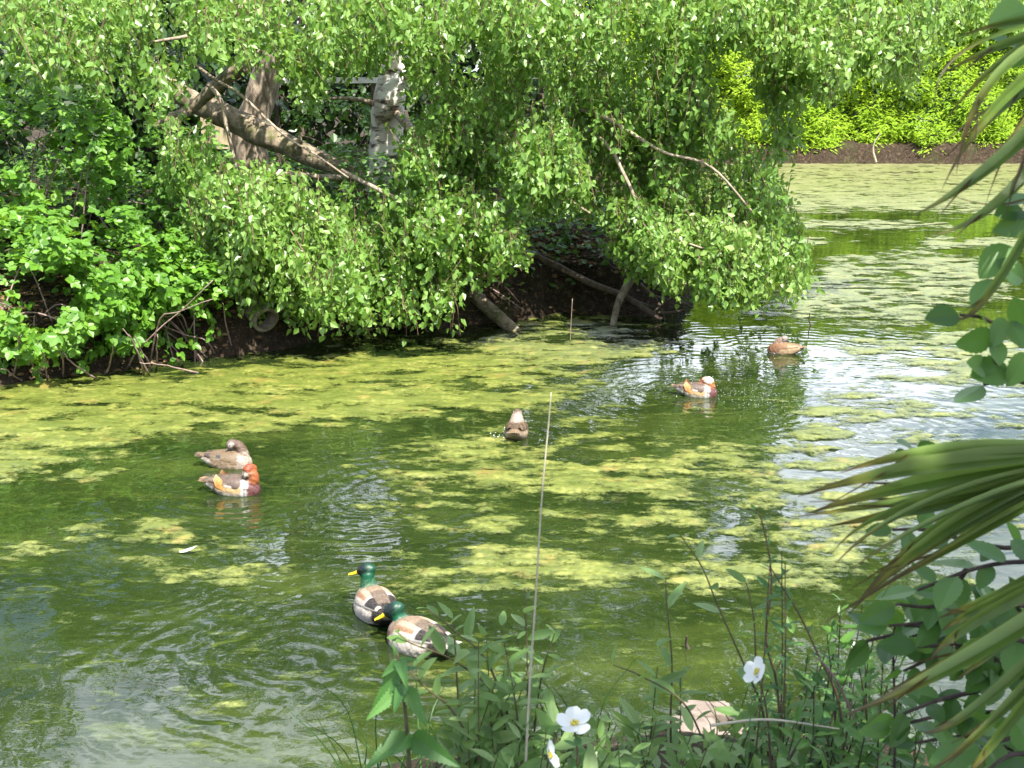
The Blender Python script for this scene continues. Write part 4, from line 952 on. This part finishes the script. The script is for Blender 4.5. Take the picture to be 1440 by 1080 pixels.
duck('mandarin_hen', 'small brown mandarin hen farthest out, head drawn back over its body', 'mandarin hens', DUCKS['hen_right'], ang(-1, .35), MAN, [(.10, 0, .05, .055), (.085, 0, .10, .042), (.055, 0, .135, .037), (.03, 0, .15, .033)], (.018, 0, .155), math.radians(25), math.radians(-25), (.044, .034, .037),
     far_body, lambda u: c3(.52, .42, .36) if u[0] > .55 else c3(.36, .31, .29), lambda s, p: c3(.40, .28, .20), lambda s, t_: c3(.34, .2, .11) if s < .5 else c3(.44, .32, .20), (.028, .010, .008), c3(.22, .18, .17), lambda k: c3(.45, .34, .2), scale=1.05, wx=(-.14, .09))

# spray thrown up by the splashing ducks, bubbles and specks
t = NT('droplet'); M['drop'] = t.done(t.principled((0.62, 0.68, 0.72), 0.08, 0.8))
g = Geo(); V0, F0, _ = ellipsoid((0, 0, 0), np.eye(3), (1, 1, 1), 4)
def drops(c, r, n, s):
    for k in range(n):
        p = np.array([c[0], c[1], 0]) + rng.normal(size=3) * np.array(r); p[2] = abs(p[2]) + .004; q = s * (.5 + rng.random()); g.add(V0 * np.array([q, q, q * 1.3]) + p, F0)
dr = DUCKS['drake_right']; drops(dr, (.25, .22, .12), 70, .0022); drops(dr + [.55, -.1, 0], (.30, .30, .012), 160, .0018); drops(DUCKS['hen_right'], (.4, .3, .06), 24, .0022); drops(DUCKS['hen_mid'] + [-.13, -.05, 0], (.05, .05, .05), 22, .004)
tag(g.build('water_spray', M['drop'], None, True), kind='stuff')
g = Geo(); c0 = onz(265, 778) ; tpl = blade(8, lambda q: .16 * math.sin(math.pi * min(1, .1 + .88 * q)), .2, -.35); scatter(g, tpl, [c0 + [-.06, 0, .01]], [[1, -.1, .05]], [[0, -.2, 1]], .13, 1.0); tag(g.build('feather', M['petal']), 'small white curled feather floating on the water', 'feather')
for (u, v, lab) in ((965, 906, 'dark pointed twig end sticking up beside the pale stones'), (1138, 452, 'small dark twig tip poking out of the far water')):
    c0 = onz(u, v + 6); branch('twig', lab, 'twig', [(u + 3, v + 8, c0[1]), (u, v - 2, c0[1]), (u + 1, v - 12, c0[1] - .02)], 0.012, 0.004, 'dark_stem')

# pale stones on the near water's edge
def stone(u, v, sx, sy, sz, rz, lab, sd_):
    c0 = onz(u, v); V, F, uu = ellipsoid((0, 0, 0), np.eye(3), (1, 1, 1), 16)
    p = np.sign(uu) * np.abs(uu) ** .45; p = p * (1 + .30 * (fbm(uu[:, 0] * 2 + sd_, uu[:, 1] * 2 + uu[:, 2] * 2, 3, sd_) - .5)[:, None])
    p = p * [sx / 2, sy / 2, sz / 2]; p[:, 2] += .02 * (fbm(p[:, 0] * 14, p[:, 1] * 14, 3, sd_) - .5)
    cz, sz_ = math.cos(rz), math.sin(rz); p = p @ np.array([[cz, -sz_, 0], [sz_, cz, 0], [0, 0, 1]]).T
    g = Geo(); g.add(p + [c0[0], c0[1], sz * .35], F); tag(g.build('stone', M['pale_stone'], None, True), lab, 'stone', 'pale stones at the water edge')
stone(992, 1008, .26, .13, .07, .08, 'long thin pale pinkish stone, farthest of the stones at the water edge', 2)
stone(972, 1036, .24, .15, .09, -.12, 'pale pinkish stone in the middle of the stones, partly behind willow leaves', 3)
stone(1030, 1050, .20, .14, .07, .3, 'small pale stone at the right front of the stones', 4)

# ------------------------------------------------------------------ foreground plants
WIL = blade(6, lambda x: .17 * math.sin(math.pi * x ** .85) ** .8 if 0 < x < 1 else 0.0, .22, .12)
ELL = blade(6, lambda x: .20 * math.sin(math.pi * x ** .8) ** .75 if 0 < x < 1 else 0.0, .2, .12)
ALD = blade(16, lambda x: .31 * math.sin(math.pi * x ** .8) ** .8 if 0 < x < 1 else 0.0, .14, .10, .10)
NET = blade(26, lambda x: .33 * (1 - x) ** .7 * min(1, x * 5) ** .6 if 0 < x < 1 else 0.0, .28, .30, .22)
def root_of(u, v, Yd):
    p = at(u, v, Yd); return p
def stem_geo(gs, gl, pts, r0, tpl, llen, gap, start=0.15, W=1.0, up=0.35, top=3):
    q = np.array(pts, float); P = curve_pts(at(q[:, 0], q[:, 1], q[:, 2]), 22)
    tube(gs, P, r0, r0 * .4, sides=6, cap=False)
    s = np.concatenate([[0], np.cumsum(np.linalg.norm(np.diff(P, axis=0), axis=1))]); n = max(2, int(s[-1] * (1 - start) / gap)); k = np.linspace(s[-1] * start, s[-1], n)
    pos = np.stack([np.interp(k, s, P[:, i]) for i in range(3)], -1); T = norm(P[-1] - P[0]); ph = rng.random() * 6 + np.arange(n) * 2.4
    A = norm(np.cross(T, [0.2, 1, 0.1])); B = np.cross(T, A)
    D = norm(np.cos(ph)[:, None] * A + np.sin(ph)[:, None] * B + T * (up + .6 * (np.arange(n) / n)[:, None] ** 3) + rng.normal(size=(n, 3)) * .15)
    N = norm(T + np.array([0, 0, .5]) + rng.normal(size=(n, 3)) * .3)
    L = llen * (.6 + .6 * rng.random(n)) * np.where(k > s[-1] * .92, .7, 1)
    scatter(gl, tpl, pos, D, N, L, W)
def rooted(u, v, Yd, lean=0.0):
    """stem from the bank ground up to the pixel point at depth Yd"""
    tip = at(u, v, Yd); x = tip[0] + lean; y = Yd + .12 + .1 * rng.random(); r = np.array([x, y, hfun(x, y) - .03]); ru, rv = proj(r)
    mid = (tip + r) / 2 + rng.normal(size=3) * .02; mu, mv = proj(mid)
    return [(ru, rv, y), (mu, mv, mid[1]), (u, v, Yd)]
def plant(name, label, cat, explicit, rand_polys, mat, tpl, llen, gap, stem='green_stem', W=1.0, r0=0.004, group=None):
    gs = Geo(); gl = Geo()
    for pts in explicit: stem_geo(gs, gl, pts, r0, tpl, llen, gap, .05, W)
    for poly, n, Y0, Y1, lean in rand_polys:
        q = in_poly(poly, n)
        for u, v in q: stem_geo(gs, gl, rooted(u, v, Y0 + (Y1 - Y0) * rng.random(), rng.normal() * lean), r0 * .8, tpl, llen * (.7 + .5 * rng.random()), gap, .25, W)
    P = gs.v[0][0]; e = empty(name, (P[0], P[1], hfun(P[0], P[1])), label, cat, group)
    gs.build('stems', M[stem], e, True); gl.build('leaves', M[mat], e); return e
plant('willow_shrub', 'dense grey-green leafy shrub in front of the drakes, bottom centre of the photo', 'shrub', [
    [(720, 1100, 3.2), (700, 986, 3.15), (640, 930, 3.1), (579, 905, 3.05), (560, 890, 3.05)], [(650, 1090, 3.2), (645, 1000, 3.2), (640, 910, 3.2), (637, 870, 3.2)], [(690, 1100, 3.1), (640, 1005, 3.05), (600, 968, 3.0), (572, 940, 3.0)],
    [(740, 1090, 3.2), (690, 940, 3.15), (640, 888, 3.1), (600, 855, 3.1)], [(740, 1090, 3.2), (742, 950, 3.2), (738, 840, 3.2), (737, 828, 3.2)], [(735, 1090, 3.1), (725, 990, 3.1), (705, 880, 3.1)], [(745, 1090, 3.2), (760, 960, 3.2), (780, 890, 3.15)]],
    [([(650, 900), (710, 870), (780, 900), (850, 985), (840, 1060), (640, 1060), (620, 980)], 22, 2.9, 3.5, .09), ([(600, 1010), (860, 1010), (860, 1090), (600, 1090)], 14, 2.8, 3.2, .05)], 'willow_leaf', ELL, 0.082, 0.034)
plant('willow_sapling', 'thin willow sapling with sparse narrow leaves right of the dense shrub', 'shrub', [
    [(1085, 1110, 3.3), (1073, 1003, 3.25), (1053, 950, 3.2), (1010, 853, 3.2), (987, 797, 3.2), (957, 753, 3.2)], [(945, 1110, 3.4), (943, 1013, 3.4), (945, 933, 3.4), (938, 853, 3.4), (936, 815, 3.4)],
    [(1010, 1110, 3.2), (993, 1053, 3.2), (960, 987, 3.2), (900, 950, 3.2), (862, 935, 3.2)], [(1060, 1100, 3.4), (1062, 900, 3.4), (1050, 820, 3.4)]], [], 'willow_leaf', WIL, 0.11, 0.075)
plant('willow_sapling', 'low bushy willow regrowth in front of the pale stones', 'shrub', [], [([(860, 950), (940, 930), (1010, 960), (1110, 950), (1110, 1070), (860, 1070)], 17, 3.0, 3.6, .06), ([(850, 1020), (1120, 1030), (1120, 1095), (850, 1095)], 12, 2.8, 3.1, .05)], 'willow_leaf', WIL, 0.085, 0.034)
plant('spindle_shrub', 'tangled small-leaved shrub under the lowest palm fronds', 'shrub', [[(1258, 1110, 2.7), (1258, 1000, 2.7), (1256, 900, 2.7), (1262, 878, 2.7), (1275, 872, 2.7)]], [([(1100, 900), (1180, 840), (1260, 860), (1300, 960), (1300, 1070), (1100, 1070)], 30, 2.8, 3.4, .08), ([(1120, 1010), (1440, 1030), (1440, 1095), (1120, 1095)], 22, 2.5, 3.0, .06)], 'ground_leaf', ELL, 0.062, 0.030, 'dark_stem')
# dog rose with white flowers
rose = plant('rose_bush', 'wild rose with brown arching stems, small leaflets and open white flowers', 'shrub', [
    [(1100, 1110, 3.1), (1093, 967, 3.05), (1077, 900, 3.0), (1085, 813, 3.0), (1072, 735, 3.0), (1062, 718, 3.0)], [(1190, 1110, 3.1), (1180, 990, 3.0), (1153, 927, 3.0), (1127, 870, 3.0), (1097, 820, 3.0), (1085, 800, 3.0)],
    [(810, 1110, 2.9), (812, 1060, 2.85), (808, 1024, 2.8)], [(760, 1110, 2.8), (768, 1085, 2.75), (772, 1062, 2.7)], [(1085, 1090, 3.0), (1078, 1000, 3.0), (1066, 950, 2.95)], [(1230, 1100, 3.2), (1215, 980, 3.15), (1205, 922, 3.1)]],
    [([(1030, 740), (1100, 720), (1120, 800), (1080, 830)], 3, 2.9, 3.0, .05), ([(1120, 900), (1230, 880), (1240, 1000), (1120, 1000)], 7, 2.9, 3.3, .05)], 'nettle_leaf', ELL, 0.042, 0.032, 'twig_bark')
PET = blade(6, lambda x: .42 * math.sin(math.pi * min(1, x * .86 + .05)) ** .7 * (0.55 + .5 * x), .05, -.12)
t = NT('stamen'); M['stamen'] = t.done(t.principled((0.62, 0.52, 0.06), 0.6, 0.3))
for (u, v, Yd, nrm, s, np_) in ((808, 1018, 2.8, (-.15, -.32, .94), .043, 5), (1065, 945, 2.95, (-.75, -.35, .55), .036, 5), (771, 1063, 2.7, (.93, -.1, .35), .040, 5), (1205, 918, 3.1, (.6, -.25, .75), .028, 4)):
    c0 = at(u, v, Yd); nn = norm(np.array(nrm, float)); a1 = norm(np.cross(nn, [0, 0, 1])); a2 = np.cross(nn, a1); g = Geo(); th = np.arange(np_) * 2 * np.pi / np_ + rng.random()
    D = np.cos(th)[:, None] * a1 + np.sin(th)[:, None] * a2 + nn * .25 + rng.normal(size=(np_, 3)) * .12; scatter(g, PET, np.repeat(c0[None], np_, 0) + D * .002, D, np.repeat(nn[None], np_, 0), s, 1.3)
    f = g.build('flower', M['petal'], rose); g = Geo()
    for k in range(14):
        a_ = rng.random() * 6.28; r_ = s * .22 * rng.random(); b_ = c0 + (a1 * math.cos(a_) + a2 * math.sin(a_)) * r_; tube(g, [b_, b_ + nn * s * .22], .0016, .0026, sides=5)
    g.build('stamens', M['stamen'], f)
# nettle
e0 = at(572, 1080, 2.5); net = empty('nettle', (e0[0], e0[1] + .05, hfun(e0[0], e0[1])), 'stinging nettle with drooping toothed leaves, lower left of the dense shrub', 'nettle')
g = Geo(); q = np.array([(582, 1190, 2.52), (576, 1080, 2.5), (570, 1000, 2.5), (563, 945, 2.5), (558, 918, 2.5)], float); tube(g, curve_pts(at(q[:, 0], q[:, 1], q[:, 2]), 20), .0055, .003, sides=7); g.build('stem', M['green_stem'], net, True)
NL = [((560, 930), (540, 948), 2.45, .95), ((560, 930), (588, 925), 2.5, .9), ((562, 928), (570, 958), 2.42, .9), ((558, 925), (553, 902), 2.5, .8), ((562, 942), (519, 1003), 2.45, .8), ((566, 945), (600, 930), 2.55, .8),
      ((568, 965), (518, 1008), 2.42, .85), ((571, 966), (598, 1018), 2.42, .95), ((568, 962), (556, 988), 2.4, .8), ((572, 968), (590, 985), 2.5, .8), ((575, 1032), (512, 1072), 2.42, 1.05), ((578, 1032), (640, 1080), 2.42, 1.1), ((576, 1030), (570, 1062), 2.38, .8), ((578, 1035), (618, 1040), 2.55, .8)]
gl = Geo()
for (b_, e_, Yd, W_) in NL:
    p = at(b_[0], b_[1], 2.5); q = at(e_[0], e_[1], Yd); d = q - p; scatter(gl, NET, [p], [d], [np.array([0, -.45, .8]) + rng.normal(size=3) * .45], np.linalg.norm(d) * .92, W_ * .85)
gl.build('leaves', M['nettle_leaf'], net)
# dry grass stem and others
def dry(name, lab, pts, r0, r1, mat):
    q = np.array(pts, float); g = Geo(); tube(g, curve_pts(at(q[:, 0], q[:, 1], q[:, 2]), 24), r0, r1, sides=6); tag(g.build(name, M[mat], None, True), lab, 'stem')
dry('dry_stem', 'tall single straw-coloured stem rising from the dense shrub over the water', [(738, 1100, 2.9), (745, 960, 2.9), (752, 860, 2.9), (762, 700, 2.9), (772, 590, 2.9), (775, 552, 2.9)], .0036, .0012, 'straw')
dry('dry_stem', 'orange-brown bent dry stem in front of the small-leaved shrub', [(1205, 1020, 2.9), (1190, 985, 2.9), (1172, 950, 2.9), (1150, 925, 2.9)], .004, .003, 'cane_bark')
dry('dry_stem', 'horizontal straw lying across the low willow by the stones', [(1000, 1020, 2.9), (1080, 1012, 2.9), (1180, 1025, 2.9)], .004, .002, 'straw')

# grass blades on the near bank
gg_ = Geo()
for k in range(420):
    x_ = -.5 + 2.6 * rng.random(); y_ = 2.6 + 1.5 * rng.random(); z_ = hfun(x_, y_); h_ = .16 + .3 * rng.random() ** 2; b_ = np.array([x_, y_, z_]); d_ = rng.normal(size=3) * .35; d_[2] = 1
    d_ = norm(d_); tip_ = b_ + d_ * h_ + [rng.normal() * .05, rng.normal() * .05, -.03]
    tube(gg_, curve_pts([b_, b_ + d_ * h_ * .6, tip_], 8), .0035, .0008, sides=3, cap=False)
tag(gg_.build('grass', M['nettle_leaf']), kind='stuff')

# ------------------------------------------------------------------ fan palm at the right
pb = np.array([2.15, 2.05]); zb = hfun(*pb)
palm = empty('fan_palm', (pb[0], pb[1], zb), 'fan palm leaning in from the right with brown-tipped pleated fronds', 'palm')
g = Geo(); P = curve_pts([(pb[0], pb[1], zb - .1), (pb[0] + .03, pb[1] + .02, zb + .9), (pb[0], pb[1], zb + 1.9)], 24); tube(g, P, .11, .10, sides=12, wob=.14); g.build('trunk', M['brown_bark'], palm, True)
heart = np.array([pb[0], pb[1], zb + 1.85])
def rest(u, v):   # the side of the fan that lies outside the photo
    return [((u + 130 * math.cos(a_), v + 130 * math.sin(a_)), (u + 330 * math.cos(a_), v + 330 * math.sin(a_) + 25), .018, .08 * math.sin(3 * a_), .88) for a_ in np.radians(np.arange(-105, 100, 14))]
def frond(hub, segs, petmat='green_stem'):
    hubp = at(*hub); g = Geo()
    for (mid, tip, hw, dY, br) in segs:
        Pm = at(mid[0], mid[1], hub[2] + dY * .5); Pt = at(tip[0], tip[1], hub[2] + dY); n = 16; t_ = np.linspace(0, 1, n + 1)[:, None]
        # quadratic curve through the middle point
        Pc = 2 * Pm - .5 * (hubp + Pt); C = (1 - t_) ** 2 * hubp + 2 * t_ * (1 - t_) * Pc + t_ ** 2 * Pt
        T = norm(np.gradient(C, axis=0)); view = norm(np.array([0.1, -.75, .65]) + rng.normal(size=3) * .22)
        S = norm(np.cross(T, view)); N = np.cross(S, T); tt = t_[:, 0]
        w_ = .80 * hw * np.interp(tt, [0, .12, .40, .65, .82, .93, 1], [.25, .6, .88, .66, .36, .14, .03]); w_ = w_[:, None]
        fold = .7
        L_ = C + S * w_ + N * w_ * fold; R_ = C - S * w_ + N * w_ * fold
        V = np.concatenate([C, L_, R_]); k = n + 1; Fq = []
        for i in range(n): Fq += [[i, i + 1, i + 1 + k, i + k], [i, i + 2 * k, i + 1 + 2 * k, i + 1]]
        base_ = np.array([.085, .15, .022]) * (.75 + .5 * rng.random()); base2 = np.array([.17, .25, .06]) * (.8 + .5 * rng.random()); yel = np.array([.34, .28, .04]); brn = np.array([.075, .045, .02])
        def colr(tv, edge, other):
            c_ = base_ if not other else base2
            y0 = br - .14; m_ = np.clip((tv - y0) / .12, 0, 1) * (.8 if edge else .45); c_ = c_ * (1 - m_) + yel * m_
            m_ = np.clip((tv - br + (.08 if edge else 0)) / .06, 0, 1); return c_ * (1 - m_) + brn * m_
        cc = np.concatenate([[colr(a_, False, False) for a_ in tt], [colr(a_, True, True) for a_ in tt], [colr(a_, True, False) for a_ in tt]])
        cc = cc * (0.85 + .3 * rng.random((len(cc), 1)))
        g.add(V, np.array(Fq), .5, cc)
        if hw > .012:
            k0 = int(n * .72); e_ = C[k0] + S[k0] * w_[k0] * .6; tp_ = Pt + S[-1] * hw * (1.0 + .8 * rng.random()) * rng.choice([-1, 1]) + T[-1] * -.03
            tube(g, curve_pts([e_, (e_ + tp_) / 2 + N[k0] * .004, tp_], 8), .0028, .0006, sides=3, cap=False, col=brn * 1.6)
    f = g.build('frond', M['palm_leaf'], palm); g = Geo(); tube(g, curve_pts([heart, (heart + hubp) / 2 + [0, 0, .08], hubp], 12), .014, .009, sides=8); g.build('petiole', M[petmat], f, True)
frond((1570, 640, 2.1), [((1350, 634), (1182, 665), .022, -.05, .86), ((1340, 652), (1122, 698), .027, -.1, .88), ((1350, 668), (1132, 723), .027, -.05, .88), ((1360, 690), (1118, 727), .020, .0, .9), ((1355, 700), (1160, 741), .024, -.02, .86), ((1400, 668), (1240, 690), .026, .05, .95),
     ((1300, 700), (1172, 776), .009, -.12, .9), ((1320, 700), (1170, 799), .010, -.15, .85), ((1350, 715), (1190, 806), .010, -.12, .85), ((1360, 725), (1190, 868), .018, -.05, .84), ((1350, 720), (1205, 848), .020, -.02, .82), ((1400, 715), (1240, 820), .022, .02, .86), ((1380, 745), (1220, 835), .014, -.05, .84), ((1300, 790), (1142, 888), .005, -.1, .5), ((1440, 700), (1330, 770), .022, .05, .95), ((1420, 690), (1270, 750), .022, .06, .95)] + rest(1570, 640))
frond((1600, 20, 2.2), [((1430, 205), (1283, 304), .021, -.1, .93), ((1440, 255), (1302, 331), .021, -.15, .93), ((1375, 60), (1316, 160), .005, -.1, .6), ((1420, 90), (1345, 244), .014, -.1, .75), ((1430, 120), (1325, 265), .015, -.05, .8), ((1450, 60), (1330, 168), .012, .05, .85), ((1450, 50), (1318, 108), .014, .05, .88), ((1460, 25), (1345, 52), .012, .1, .85), ((1480, 150), (1412, 312), .009, -.1, .6), ((1470, 140), (1395, 235), .010, .0, .7), ((1470, 120), (1385, 290), .008, .05, .6),
     ((1425, 360), (1343, 447), .013, -.1, .75), ((1480, 260), (1310, 262), .006, .1, .6), ((1470, 100), (1320, 205), .011, .0, .8), ((1480, 90), (1375, 190), .02, .1, .95), ((1500, 200), (1430, 300), .006, -.05, .5)] + rest(1600, 20))
frond((1640, 740, 1.95), [((1400, 905), (1182, 1008), .025, -.1, .84), ((1420, 880), (1240, 975), .018, .0, .82), ((1400, 855), (1308, 930), .017, -.05, .84), ((1410, 840), (1325, 888), .015, .0, .84), ((1420, 830), (1318, 870), .012, .05, .8), ((1400, 975), (1295, 1028), .016, .0, .78), ((1440, 960), (1330, 1078), .014, -.1, .85), ((1430, 980), (1290, 1095), .012, -.12, .8), ((1460, 870), (1340, 960), .017, .1, .9), ((1430, 1000), (1360, 1090), .015, -.1, .8), ((1440, 820), (1380, 860), .02, .05, .95)] + rest(1640, 740))

# ------------------------------------------------------------------ alder: trunk beside the viewer, added shade crown overhead, twigs reaching into the photo at the right
ab = np.array([3.0, 0.9]); zb = hfun(*ab)
ald = empty('alder_tree', (ab[0], ab[1], zb), 'alder whose round toothed leaves reach in on thin twigs between the palm fronds, with an unseen overhead crown added for shade', 'tree')
g = Geo(); P = curve_pts([(ab[0], ab[1], zb - .1), (3.1, .7, 3.2), (2.9, .2, 5.0), (2.5, -.5, 7.8)], 20); tube(g, P, .15, .05, sides=12, wob=.08); g.build('trunk', M['brown_bark'], ald, True)
gl = Geo(); gt = Geo()
def twig(pts, n, llen, first=.1):
    q = np.array(pts, float); P = curve_pts(at(q[:, 0], q[:, 1], q[:, 2]), 16); tube(gt, P, .006, .003, sides=6, cap=False)
    tt = np.linspace(first, 1, n); pos = np.stack([np.interp(tt, np.linspace(0, 1, len(P)), P[:, i]) for i in range(3)], -1); T = norm(P[-1] - P[0])
    A = norm(np.cross(T, [0, -.6, .8])); sg = np.where(np.arange(n) % 2, 1, -1)[:, None]
    D = norm(T * .5 + A * sg * .9 + rng.normal(size=(n, 3)) * .25); D[-1] = T; N = norm(np.array([0, -.4, .8]) + rng.normal(size=(n, 3)) * .6)
    scatter(gl, ALD, pos, D, N, .85 * llen * (.7 + .5 * rng.random(n)), 1.0)
def lf(b_, e_, Yd, W_=1.0, nz=(0, -.7, .6)):
    p = at(b_[0], b_[1], Yd); q = at(e_[0], e_[1], Yd - .03); scatter(gl, ALD, [p], [q - p], [np.array(nz) + rng.normal(size=3) * .5], .95 * np.linalg.norm(q - p), W_)
YA = 2.3
for a_ in (((1424, 345), (1377, 390)), ((1394, 392), (1366, 432)), ((1350, 443), (1302, 446)), ((1412, 445), (1398, 488)), ((1400, 472), (1345, 486)), ((1400, 476), (1408, 515)), ((1383, 541), (1342, 571)), ((1420, 518), (1366, 527)), ((1392, 520), (1362, 508)), ((1445, 495), (1418, 545)), ((1445, 460), (1425, 420)), ((1420, 450), (1440, 490)), ((1440, 395), (1405, 365)), ((1385, 455), (1372, 425)),
           ((1440, 295), (1400, 300)), ((1445, 310), (1398, 325)), ((1450, 275), (1415, 285)), ((1445, 12), (1392, 32)), ((1440, 70), (1395, 48)), ((1450, 60), (1418, 95)), ((1286, 632), (1263, 618)), ((1290, 634), (1314, 624)), ((1280, 640), (1258, 644)), ((1340, 634), (1350, 622)), ((1380, 634), (1384, 622)), ((1425, 630), (1432, 620))):
    lf(a_[0], a_[1], YA, 1.0 + .3 * rng.random())
for pts in ([(1480, 505), (1425, 475), (1385, 448), (1350, 443)], [(1480, 548), (1420, 535), (1383, 541)], [(1480, 300), (1440, 300), (1400, 300)], [(1330, 660), (1300, 645), (1284, 630)], [(1490, 30), (1440, 20), (1400, 30)], [(1400, 476), (1400, 510), (1418, 530)]):
    q = np.array(pts, float); tube(gt, curve_pts(at(q[:, 0], q[:, 1], YA), 10), .005, .003, sides=6, cap=False)
for pts, n, ll in (([(1520, 800, 2.4), (1440, 790, 2.4), (1370, 800, 2.4), (1290, 830, 2.4)], 9, .10), ([(1520, 870, 2.45), (1420, 850, 2.45), (1350, 870, 2.5), (1250, 880, 2.5)], 9, .09), ([(1500, 740, 2.5), (1430, 770, 2.5), (1360, 760, 2.5), (1300, 745, 2.5), (1255, 745, 2.5)], 8, .085), ([(1520, 930, 2.4), (1430, 900, 2.4), (1360, 905, 2.45), (1290, 910, 2.5)], 9, .095), ([(1520, 1010, 2.3), (1450, 1030, 2.3), (1380, 1050, 2.3)], 6, .11), ([(1500, 960, 2.6), (1400, 930, 2.6), (1330, 950, 2.6)], 6, .08), ([(1360, 800, 2.5), (1320, 850, 2.5), (1260, 850, 2.5)], 5, .085), ([(1500, 1080, 2.2), (1430, 1060, 2.2), (1380, 1090, 2.2)], 5, .12)):
    twig(pts, n, ll)
for k in range(15):   # the thicket of twigs in the lower right corner
    u_, v_ = 1200 + 210 * rng.random(), 780 + 290 * rng.random(); dx, dy = 110 + 60 * rng.random(), rng.normal() * 45
    twig([(u_ + dx, v_ + dy, 2.62), (u_ + dx * .5, v_ + dy * .3 - 12, 2.6), (u_, v_, 2.58)], 8, .075 + .03 * rng.random(), .05)
gt2 = Geo()
# overhead crown, out of view, added to shade the near bank
cc_, cr_ = np.array([2.5, -0.55, 6.8]), np.array([2.3, 1.8, 1.4])
d = rand_dirs(1500); P2 = cc_ + d * cr_ * (rng.random(1500)[:, None] ** .33); ok = P2[:, 2] > 4.6
P2 = P2[ok]; m = len(P2); scatter(gl, OV6, P2, rand_dirs(m) + [0, 0, -.3], rand_dirs(m) * .6 + [.3, -.2, .8], .14 + .08 * rng.random(m), 1.1)
for k in rng.choice(m, 26): a_ = P[int((.45 + .5 * rng.random()) * (len(P) - 1))]; tube(gt, curve_pts([a_, (a_ + P2[k]) / 2 + [0, 0, .2], P2[k]], 8), .03, .008, sides=5, cap=False)
for k in (0, 1):
    tube(gt, curve_pts([P[4 + k * 2], P[4 + k * 2] + np.array([-.5, .7, -.3 - .5 * k]), at(1500, 520 + 300 * k, 2.35)], 10), .02, .008, sides=6, cap=False)
gl.build('crown', M['alder_leaf'], ald); gt.build('twigs', M['dark_stem'], ald)
